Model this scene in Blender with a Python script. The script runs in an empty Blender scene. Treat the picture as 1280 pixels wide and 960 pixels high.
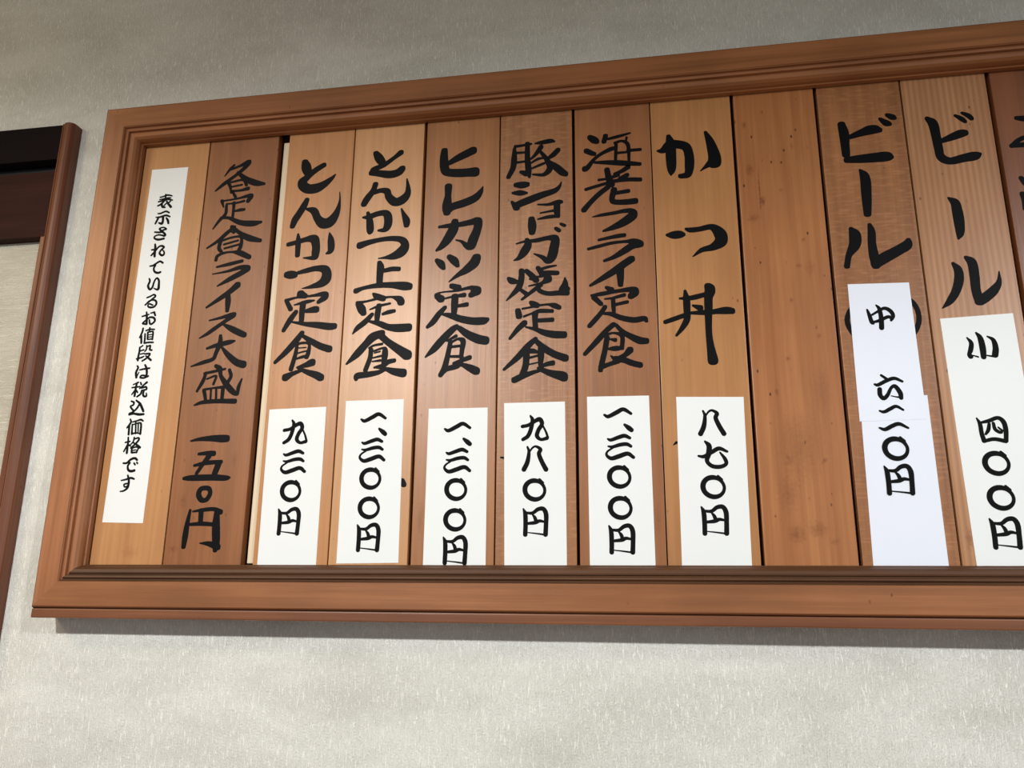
import bpy, bmesh, math, random
import numpy as np
from mathutils import Matrix, Vector
from mathutils.geometry import delaunay_2d_cdt
random.seed(7)

# ------------------------------------------------------------------ camera, light, exposure
scn = bpy.context.scene
cam_data = bpy.data.cameras.new('camera')
cam = bpy.data.objects.new('camera', cam_data)
scn.collection.objects.link(cam)
cam_data.sensor_width = 36.0
cam_data.lens = 28.8
cam_data.clip_start = 0.02
cam.matrix_world = Matrix(((0.986036, 0.034577, 0.162901, 0.0), (0.166315, -0.254174, -0.952751, -0.74318), (0.008462, 0.96654, -0.256375, 1.569611), (0.0, 0.0, 0.0, 1.0)))
scn.camera = cam

world = bpy.data.worlds.new('world')
scn.world = world
world.use_nodes = True
world.node_tree.nodes['Background'].inputs['Color'].default_value = (0.90, 0.96, 1.0, 1)
world.node_tree.nodes['Background'].inputs['Strength'].default_value = 0.42

def area_light(name, loc, rot, size, size_y, power, color):
    d = bpy.data.lights.new(name, 'AREA')
    d.shape = 'RECTANGLE'; d.size = size; d.size_y = size_y; d.energy = power; d.color = color
    o = bpy.data.objects.new(name, d); scn.collection.objects.link(o)
    o.location = loc; o.rotation_euler = rot
    return o
# unseen downlights; cones shaped to fade out towards the top of the wall
def downlight(x, y, energy, color):
    sd = bpy.data.lights.new('unseen_downlight', 'SPOT')
    sd.energy = energy; sd.color = color; sd.shadow_soft_size = 0.045
    sd.spot_size = math.radians(169.8); sd.spot_blend = 0.25
    so = bpy.data.objects.new('unseen_downlight', sd); scn.collection.objects.link(so)
    so.location = (x, y, 2.39)
downlight(-0.75, -1.8, 116, (1.0, 0.985, 0.955))
downlight(1.35, -1.8, 96, (0.95, 0.98, 1.0))  # added cool fill that keeps the right side from going dim
# added warm fill with no visible source, tints the left wall and door
area_light('warm_fill_light', (-1.35, -1.0, 2.38), (math.radians(10), math.radians(-14), 0), 0.3, 0.3, 7, (1.0, 0.76, 0.45))

scn.view_settings.view_transform = 'Standard'
scn.view_settings.look = 'None'
scn.view_settings.exposure = 0.0
scn.view_settings.gamma = 1.0
scn.view_settings.use_curve_mapping = False

# ------------------------------------------------------------------ helpers
C = scn.collection
def link_mesh(name, bm, mat, parent=None, smooth=False):
    me = bpy.data.meshes.new(name); bm.normal_update(); bm.to_mesh(me); bm.free()
    if smooth:
        for p in me.polygons: p.use_smooth = True
    o = bpy.data.objects.new(name, me); C.objects.link(o)
    if mat: me.materials.append(mat)
    if parent: o.parent = parent
    return o
def empty(name, loc=(0, 0, 0)):
    o = bpy.data.objects.new(name, None); C.objects.link(o); o.location = loc
    o.empty_display_size = 0.02
    return o
def tag(o, label=None, cat=None, group=None, kind=None):
    if label: o['label'] = label
    if cat: o['category'] = cat
    if group: o['group'] = group
    if kind: o['kind'] = kind
    return o
def add_box(bm, x0, x1, y0, y1, z0, z1, bevel=0.0):
    vs = [bm.verts.new((x, y, z)) for x in (x0, x1) for y in (y0, y1) for z in (z0, z1)]
    f = [(0,1,3,2),(4,6,7,5),(0,4,5,1),(2,3,7,6),(0,2,6,4),(1,5,7,3)]
    fs = [bm.faces.new([vs[i] for i in q]) for q in f]
    if bevel:
        es = set(e for q in fs for e in q.edges)
        bmesh.ops.bevel(bm, geom=list(es), offset=bevel, segments=2, affect='EDGES', profile=0.6)
def box(name, x0, x1, y0, y1, z0, z1, mat, parent=None, bevel=0.0):
    bm = bmesh.new(); add_box(bm, x0, x1, y0, y1, z0, z1, bevel)
    bmesh.ops.recalc_face_normals(bm, faces=bm.faces)
    return link_mesh(name, bm, mat, parent)

# ------------------------------------------------------------------ materials
def new_mat(name):
    m = bpy.data.materials.new(name); m.use_nodes = True
    nt = m.node_tree; b = nt.nodes['Principled BSDF']
    return m, nt, b
def N(nt, kind, **kw):
    n = nt.nodes.new(kind)
    for k, v in kw.items():
        if k.startswith('i_'): n.inputs[k[2:].replace('_', ' ')].default_value = v
        else: setattr(n, k, v)
    return n
def lin(c):
    return tuple(((v/255)/12.92 if v/255 <= 0.04045 else ((v/255+0.055)/1.055)**2.4) for v in c) + (1,)
def mixc(nt, fac, a, b, mode='MIX'):
    n = nt.nodes.new('ShaderNodeMix'); n.data_type = 'RGBA'; n.blend_type = mode
    for s, v in ((0, fac), (6, a), (7, b)):
        if isinstance(v, (int, float)): n.inputs[s].default_value = v
        elif isinstance(v, tuple): n.inputs[s].default_value = v
        else: nt.links.new(v, n.inputs[s])
    return n.outputs[2]
def wood(name, light, dark, axis='Z', seed=0.0, rings=0.5, ripple=0.0, spots=0.0, rough=0.38, scale=1.0, blotch=0.35, stains=()):
    m, nt, b = new_mat(name); L = nt.links.new
    tc = N(nt, 'ShaderNodeTexCoord')
    off = N(nt, 'ShaderNodeVectorMath', operation='ADD'); off.inputs[1].default_value = (seed*1.37, seed*0.71, seed*2.3)
    L(tc.outputs['Object'], off.inputs[0])
    def stretched(across, along):
        mp = N(nt, 'ShaderNodeMapping')
        s = {'Z': (across, across, along), 'X': (along, across, across)}[axis]
        mp.inputs['Scale'].default_value = tuple(v*scale for v in s)
        L(off.outputs[0], mp.inputs[0]); return mp.outputs[0]
    n1 = N(nt, 'ShaderNodeTexNoise'); n1.inputs['Scale'].default_value = 1; n1.inputs['Detail'].default_value = 5
    n1.inputs['Roughness'].default_value = 0.6; L(stretched(230, 7), n1.inputs['Vector'])
    n2 = N(nt, 'ShaderNodeTexNoise'); n2.inputs['Scale'].default_value = 1; n2.inputs['Detail'].default_value = 3
    n2.inputs['Distortion'].default_value = 0.5; L(stretched(38, 3.2), n2.inputs['Vector'])
    n3 = N(nt, 'ShaderNodeTexNoise'); n3.inputs['Scale'].default_value = 1; n3.inputs['Detail'].default_value = 4
    L(stretched(14, 8), n3.inputs['Vector'])
    wv = N(nt, 'ShaderNodeTexWave', wave_type='BANDS', bands_direction='X' if axis == 'Z' else 'Z')
    wv.inputs['Scale'].default_value = 1.0; wv.inputs['Distortion'].default_value = 2.2
    wv.inputs['Detail'].default_value = 2; wv.inputs['Detail Scale'].default_value = 0.5
    L(stretched(62, 1.6), wv.inputs['Vector'])
    r1 = N(nt, 'ShaderNodeMapRange'); L(n1.outputs[0], r1.inputs[0]); r1.inputs[1].default_value = 0.3; r1.inputs[2].default_value = 0.72
    r2 = N(nt, 'ShaderNodeMapRange'); L(n2.outputs[0], r2.inputs[0]); r2.inputs[1].default_value = 0.32; r2.inputs[2].default_value = 0.68
    mid = tuple((x+y)/2 for x, y in zip(light, dark))
    c = mixc(nt, r2.outputs[0], lin(light), lin(mid))
    wf = N(nt, 'ShaderNodeMath', operation='MULTIPLY'); wf.inputs[1].default_value = rings
    if rings >= 0.8: L(wv.outputs[1], wf.inputs[0])          # straight regular year rings
    else:                                                  # irregular grain lines
        n4 = N(nt, 'ShaderNodeTexNoise'); n4.inputs['Scale'].default_value = 1; n4.inputs['Detail'].default_value = 2
        n4.inputs['Distortion'].default_value = 0.25; L(stretched(120, 1.6), n4.inputs['Vector'])
        r4 = N(nt, 'ShaderNodeMapRange'); L(n4.outputs[0], r4.inputs[0]); r4.inputs[1].default_value = 0.52; r4.inputs[2].default_value = 0.7
        L(r4.outputs[0], wf.inputs[0])
    c = mixc(nt, wf.outputs[0], c, lin(dark))
    f1 = N(nt, 'ShaderNodeMath', operation='MULTIPLY'); L(r1.outputs[0], f1.inputs[0]); f1.inputs[1].default_value = 0.55
    c = mixc(nt, f1.outputs[0], c, lin(dark))
    r3 = N(nt, 'ShaderNodeMapRange'); L(n3.outputs[0], r3.inputs[0]); r3.inputs[1].default_value = 0.45; r3.inputs[2].default_value = 0.75
    r3.inputs[4].default_value = blotch
    c = mixc(nt, r3.outputs[0], c, lin(tuple(v*0.72 for v in dark)))
    hgt = n1.outputs[0]
    if ripple:
        rp = N(nt, 'ShaderNodeTexNoise'); rp.inputs['Scale'].default_value = 1; rp.inputs['Detail'].default_value = 2
        mp = N(nt, 'ShaderNodeMapping'); mp.inputs['Scale'].default_value = (75, 75, 520); L(off.outputs[0], mp.inputs[0])
        L(mp.outputs[0], rp.inputs['Vector'])
        rr = N(nt, 'ShaderNodeMapRange'); L(rp.outputs[0], rr.inputs[0]); rr.inputs[1].default_value = 0.5; rr.inputs[2].default_value = 0.74
        rr.inputs[4].default_value = ripple
        c = mixc(nt, rr.outputs[0], c, lin(tuple(min(255, v*1.12+14) for v in light)))
    # sparse dark flecks in every board, many on the stained ones
    sp = N(nt, 'ShaderNodeTexVoronoi', feature='F1'); sp.inputs['Scale'].default_value = 70
    spm = N(nt, 'ShaderNodeMapping'); spm.inputs['Scale'].default_value = (1.6, 1.6, 0.9); L(off.outputs[0], spm.inputs[0])
    L(spm.outputs[0], sp.inputs['Vector'])
    nz = N(nt, 'ShaderNodeTexNoise'); nz.inputs['Scale'].default_value = 26; nz.inputs['Detail'].default_value = 3; L(off.outputs[0], nz.inputs['Vector'])
    s1 = N(nt, 'ShaderNodeMapRange'); L(sp.outputs['Distance'], s1.inputs[0]); s1.inputs[1].default_value = 0.13; s1.inputs[2].default_value = 0.06
    s2 = N(nt, 'ShaderNodeMapRange'); L(nz.outputs[0], s2.inputs[0]); s2.inputs[1].default_value = 0.56 - 0.1*spots; s2.inputs[2].default_value = 0.66 - 0.1*spots
    s2.inputs[4].default_value = 0.6 + 0.4*spots
    sm = N(nt, 'ShaderNodeMath', operation='MULTIPLY'); L(s1.outputs[0], sm.inputs[0]); L(s2.outputs[0], sm.inputs[1])
    c = mixc(nt, sm.outputs[0], c, lin((64, 28, 12)))
    for sx, sz, ra, rb, st in stains:
        mp = N(nt, 'ShaderNodeMapping', vector_type='POINT'); mp.inputs['Location'].default_value = (-sx/ra, 0, -sz/rb)
        mp.inputs['Scale'].default_value = (1/ra, 0, 1/rb); L(tc.outputs['Object'], mp.inputs[0])
        ln = N(nt, 'ShaderNodeVectorMath', operation='LENGTH'); L(mp.outputs[0], ln.inputs[0])
        ns = N(nt, 'ShaderNodeTexNoise'); ns.inputs['Scale'].default_value = 330; ns.inputs['Detail'].default_value = 3; L(tc.outputs['Object'], ns.inputs['Vector'])
        ad = N(nt, 'ShaderNodeMath', operation='MULTIPLY_ADD'); L(ns.outputs[0], ad.inputs[0]); ad.inputs[1].default_value = 1.5; L(ln.outputs['Value'], ad.inputs[2])
        mr = N(nt, 'ShaderNodeMapRange'); L(ad.outputs[0], mr.inputs[0]); mr.inputs[1].default_value = 1.65; mr.inputs[2].default_value = 0.75
        mr.inputs[4].default_value = st
        c = mixc(nt, mr.outputs[0], c, lin((104, 52, 20)))
    L(c, b.inputs['Base Color'])
    b.inputs['Roughness'].default_value = rough
    b.inputs['Specular IOR Level'].default_value = 0.4 if rough < 0.6 else 0.12
    bp = N(nt, 'ShaderNodeBump'); bp.inputs['Strength'].default_value = 0.25; bp.inputs['Distance'].default_value = 0.0006
    L(hgt, bp.inputs['Height']); L(bp.outputs[0], b.inputs['Normal'])
    return m
def plain(name, rgb, rough=0.5, spec=0.5):
    m, nt, b = new_mat(name)
    b.inputs['Base Color'].default_value = lin(rgb); b.inputs['Roughness'].default_value = rough
    b.inputs['Specular IOR Level'].default_value = spec
    return m
def paper(name, rgb):
    m, nt, b = new_mat(name); L = nt.links.new
    tc = N(nt, 'ShaderNodeTexCoord')
    n = N(nt, 'ShaderNodeTexNoise'); n.inputs['Scale'].default_value = 9; n.inputs['Detail'].default_value = 2
    L(tc.outputs['Object'], n.inputs['Vector'])
    L(mixc(nt, n.outputs[0], lin(rgb), lin(tuple(v*0.965 for v in rgb))), b.inputs['Base Color'])
    b.inputs['Roughness'].default_value = 0.55
    bp = N(nt, 'ShaderNodeBump'); bp.inputs['Strength'].default_value = 0.15; bp.inputs['Distance'].default_value = 0.002
    L(n.outputs[0], bp.inputs['Height']); L(bp.outputs[0], b.inputs['Normal'])
    return m
def wallpaper(name, a, c2, c3, horizontal=False):
    m, nt, b = new_mat(name); L = nt.links.new
    tc = N(nt, 'ShaderNodeTexCoord')
    def noise(sc, detail=3, rough=0.5, dist=0.0):
        mp = N(nt, 'ShaderNodeMapping'); mp.inputs['Scale'].default_value = sc; L(tc.outputs['Object'], mp.inputs[0])
        n = N(nt, 'ShaderNodeTexNoise'); n.inputs['Scale'].default_value = 1; n.inputs['Detail'].default_value = detail
        n.inputs['Roughness'].default_value = rough; n.inputs['Distortion'].default_value = dist
        L(mp.outputs[0], n.inputs['Vector']); return n.outputs[0]
    def rng(s, lo, hi, o1=1.0, o0=0.0):
        r = N(nt, 'ShaderNodeMapRange'); L(s, r.inputs[0]); r.inputs[1].default_value = lo; r.inputs[2].default_value = hi
        r.inputs[3].default_value = o0; r.inputs[4].default_value = o1; return r.outputs[0]
    big = noise((6, 6, 16), 5, 0.62, 0.3)
    fib = noise((30, 30, 900) if horizontal else (620, 620, 150), 3, 0.6, 0.6)
    fib2 = noise((40, 40, 1100) if horizontal else (800, 800, 110), 2, 0.5, 1.2)
    fine = noise((900, 900, 600), 2)
    c = mixc(nt, rng(big, 0.38, 0.66), lin(a), lin(c2))
    c = mixc(nt, rng(fib, 0.53, 0.8, 0.4), c, lin(c3))
    c = mixc(nt, rng(fib2, 0.56, 0.68, 0.85), c, lin(tuple(min(255, v*1.09) for v in a)))
    L(c, b.inputs['Base Color']); b.inputs['Roughness'].default_value = 0.75
    b.inputs['Specular IOR Level'].default_value = 0.25
    ad = N(nt, 'ShaderNodeMath', operation='MULTIPLY_ADD'); L(fib2, ad.inputs[0]); ad.inputs[1].default_value = 0.9; L(fine, ad.inputs[2])
    bp = N(nt, 'ShaderNodeBump'); bp.inputs['Strength'].default_value = 0.8; bp.inputs['Distance'].default_value = 0.0016
    L(ad.outputs[0], bp.inputs['Height']); L(bp.outputs[0], b.inputs['Normal'])
    return m

M_wall = wallpaper('wallpaper', (228, 229, 222), (209, 209, 201), (180, 178, 171))
M_panel = wallpaper('sliding_panel_paper', (205, 200, 184), (190, 184, 166), (172, 164, 146), horizontal=True)
M_frame = wood('frame_wood', (184, 126, 86), (132, 80, 46), 'Z', 3.1, rings=0.35, rough=0.36)
M_frame_h = wood('frame_wood_level_grain', (172, 114, 72), (118, 72, 40), 'X', 5.3, rings=0.35, rough=0.36)
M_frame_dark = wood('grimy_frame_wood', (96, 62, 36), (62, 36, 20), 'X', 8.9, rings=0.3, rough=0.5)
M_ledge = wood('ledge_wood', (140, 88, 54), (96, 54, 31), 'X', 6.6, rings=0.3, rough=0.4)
M_back = wood('backing_wood', (74, 44, 26), (48, 27, 15), 'Z', 1.9, rough=0.7)
M_jamb = wood('jamb_wood', (140, 84, 54), (84, 46, 28), 'Z', 11.1, rings=0.45, rough=0.4)
M_lintel = wood('lintel_wood', (64, 34, 25), (36, 18, 14), 'X', 12.7, rings=0.3, rough=0.7)
M_lintel_dark = wood('dark_lintel_wood', (26, 13, 14), (12, 6, 8), 'X', 14.2, rings=0.2, rough=0.8)
M_track = plain('track_black', (14, 10, 9), 0.6)
M_strip = plain('cream_strip', (226, 208, 178), 0.6)
M_ink = plain('black_ink', (5, 5, 8), 0.5, 0.1)
M_print = plain('printed_ink', (13, 14, 15), 0.7, 0.1)
M_floor = wood('floor_wood', (150, 112, 78), (104, 72, 48), 'X', 20.2)
# ------------------------------------------------------------------ setting
XL, XR, ZT = -2.6, 2.6, 2.42
DX0, DX1, DZ = -1.52, -0.6400, 2.0800        # opening of the sliding door in the wall
bm = bmesh.new()
for (x0, x1, z0, z1) in ((DX1, XR, 0, ZT), (XL, DX0, 0, ZT), (DX0, DX1, DZ, ZT)):
    add_box(bm, x0, x1, 0.0, 0.12, z0, z1)
tag(link_mesh('wall_back', bm, M_wall), 'grey cream textured wallpaper wall behind the menu board', kind='structure')
tag(box('floor', XL, XR, -3.6, 0.12, -0.05, 0.0, M_floor), 'wooden floor', kind='structure')
tag(box('ceiling', XL, XR, -3.6, 0.12, ZT, ZT+0.05, plain('ceiling_paint', (160, 152, 136), 0.9)), 'off-white ceiling', kind='structure')

# sliding door with its casing, left of the board
door = tag(empty('door_1', (-1.06, 0, 0)), 'dark wooden door casing at left edge with pale papered sliding panel', kind='structure')
def dpart(name, x0, x1, y0, y1, z0, z1, mat, bevel=0.0, label=None):
    o = box(name, x0+1.06, x1+1.06, y0, y1, z0, z1, mat, door, bevel)
    if label: o['label'] = label
    return o
def jamb(xo, xi, s):
    # rounded moulding, profile in x / y, extruded along z
    w = abs(xi - xo)
    prof = [(0, 0.03), (0, -0.0105), (0.06, -0.0125), (0.16, -0.0142), (0.32, -0.0155), (0.5, -0.0158), (0.68, -0.0150), (0.82, -0.0136), (0.84, -0.0122),
            (0.88, -0.0122), (0.9, -0.0132), (0.98, -0.0130), (1, -0.012), (1, 0.03)]
    bm = bmesh.new(); rows = []
    for z in (0.0, 2.0915):
        rows.append([bm.verts.new((xo + s*u*w + 1.06, y, z)) for u, y in prof])
    n = len(prof)
    for i in range(n):
        bm.faces.new((rows[0][i], rows[0][(i+1) % n], rows[1][(i+1) % n], rows[1][i]))
    bm.faces.new(rows[0]); bm.faces.new(rows[1])
    bmesh.ops.recalc_face_normals(bm, faces=bm.faces)
    return link_mesh('jamb', bm, M_jamb, door)
jamb(-0.6325, -0.6475, -1)
jamb(-1.53, -1.515, 1)
dpart('head_casing', -1.5149, -0.6476, -0.0120, 0.03, 2.0480, 2.0915, M_lintel_dark, 0.0012, 'almost black head casing')
dpart('track', -1.5149, -0.6476, 0.0040, 0.03, 2.0370, 2.0478, M_track, label='black sliding track groove')
dpart('lintel_board', -1.5149, -0.6476, -0.0060, 0.03, 1.9560, 2.0368, M_lintel, 0.001, 'dark brown lower lintel board')
dpart('stile', -0.6570, -0.6477, -0.0075, 0.03, 0.0, 1.9558, M_jamb, 0.001)
dpart('sliding_panel', -1.5149, -0.6572, 0.006, 0.028, 0.0, 1.9558, M_panel)

# ------------------------------------------------------------------ frame of the menu board
FX0, FX1, FZ0, FZ1 = -0.576, 0.4395, 1.5605, 2.0895     # outer edges
PROF = [(0, 0.0), (0, 0.0335), (0.0012, 0.035), (0.0238, 0.035), (0.0246, 0.0342), (0.0252, 0.0318), (0.0262, 0.0312),
        (0.0268, 0.0328), (0.0276, 0.0334), (0.0290, 0.0328), (0.0296, 0.0298), (0.0306, 0.0292), (0.0312, 0.0308),
        (0.0325, 0.0312), (0.0350, 0.0302), (0.0370, 0.0278), (0.0383, 0.0245), (0.0386, 0.0215), (0.0390, 0.0212),
        (0.0396, 0.0206), (0.0398, 0.0158), (0.0330, 0.0158), (0.0330, 0.0)]
SPLIT = 4
frame = empty('menu_board_frame', (0, 0, 1.5511))
tag(frame, 'wide brown wooden moulded frame holding the row of menu planks on the wall', 'frame')
def rail(side, prof, mat, name, closed=True):
    # sweep the moulding profile along one side with mitred ends
    bm = bmesh.new(); rows = [[], []]
    for u, d in prof:
        if side == 'left':   pts = ((FX0+u, FZ0+u), (FX0+u, FZ1-u))
        elif side == 'right': pts = ((FX1-u, FZ0+u), (FX1-u, FZ1-u))
        elif side == 'top':  pts = ((FX0+u, FZ1-u), (FX1-u, FZ1-u))
        else:                pts = ((FX0+u, FZ0+u), (FX1-u, FZ0+u))
        for r, (x, z) in zip(rows, pts): r.append(bm.verts.new((x, -d, z - 1.5511)))
    n = len(prof)
    for i in range(n):
        bm.faces.new((rows[0][i], rows[0][(i+1) % n], rows[1][(i+1) % n], rows[1][i]))
    bm.faces.new(rows[0]); bm.faces.new(rows[1][::-1])
    bmesh.ops.recalc_face_normals(bm, faces=bm.faces)
    return link_mesh(name, bm, mat, frame)
outer_prof = [(0.0017, 0.0), (0.0017, 0.0350)] + PROF[3:SPLIT] + [(0.0240, 0.0)]
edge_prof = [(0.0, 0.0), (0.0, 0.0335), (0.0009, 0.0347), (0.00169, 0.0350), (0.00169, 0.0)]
inner_prof = [(0.02401, 0.0), (0.02401, 0.0346)] + PROF[SPLIT:]
for side in ('left', 'right', 'top', 'bottom'):
    level = side in ('top', 'bottom')
    rail(side, outer_prof, M_frame_h if level else M_frame, 'rail')
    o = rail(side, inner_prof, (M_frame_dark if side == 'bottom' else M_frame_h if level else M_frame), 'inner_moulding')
    rail(side, edge_prof, M_ledge, 'outer_edge')  # thin strip of darker wood along the outer edge
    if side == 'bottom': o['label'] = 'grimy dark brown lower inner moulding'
box('ledge', FX0, FX1, -0.0335, 0.0, 0.0, 0.0085, M_ledge, frame, 0.0012)['label'] = 'narrow strip along the underside of the frame'
box('ledge_neck', FX0+0.0003, FX1-0.0003, -0.0322, 0.0, 0.00851, 0.00939, M_back, frame)
box('backing_board', FX0+0.03, FX1-0.03, -0.0050, -0.0005, 0.03, 0.52, M_back, frame)
box('spacer_strip', -0.3762, -0.3690, -0.0095, -0.0052, 0.0510, 0.4930, M_strip, frame)['label'] = 'cream strip showing in the gap between the second and third planks'

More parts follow.
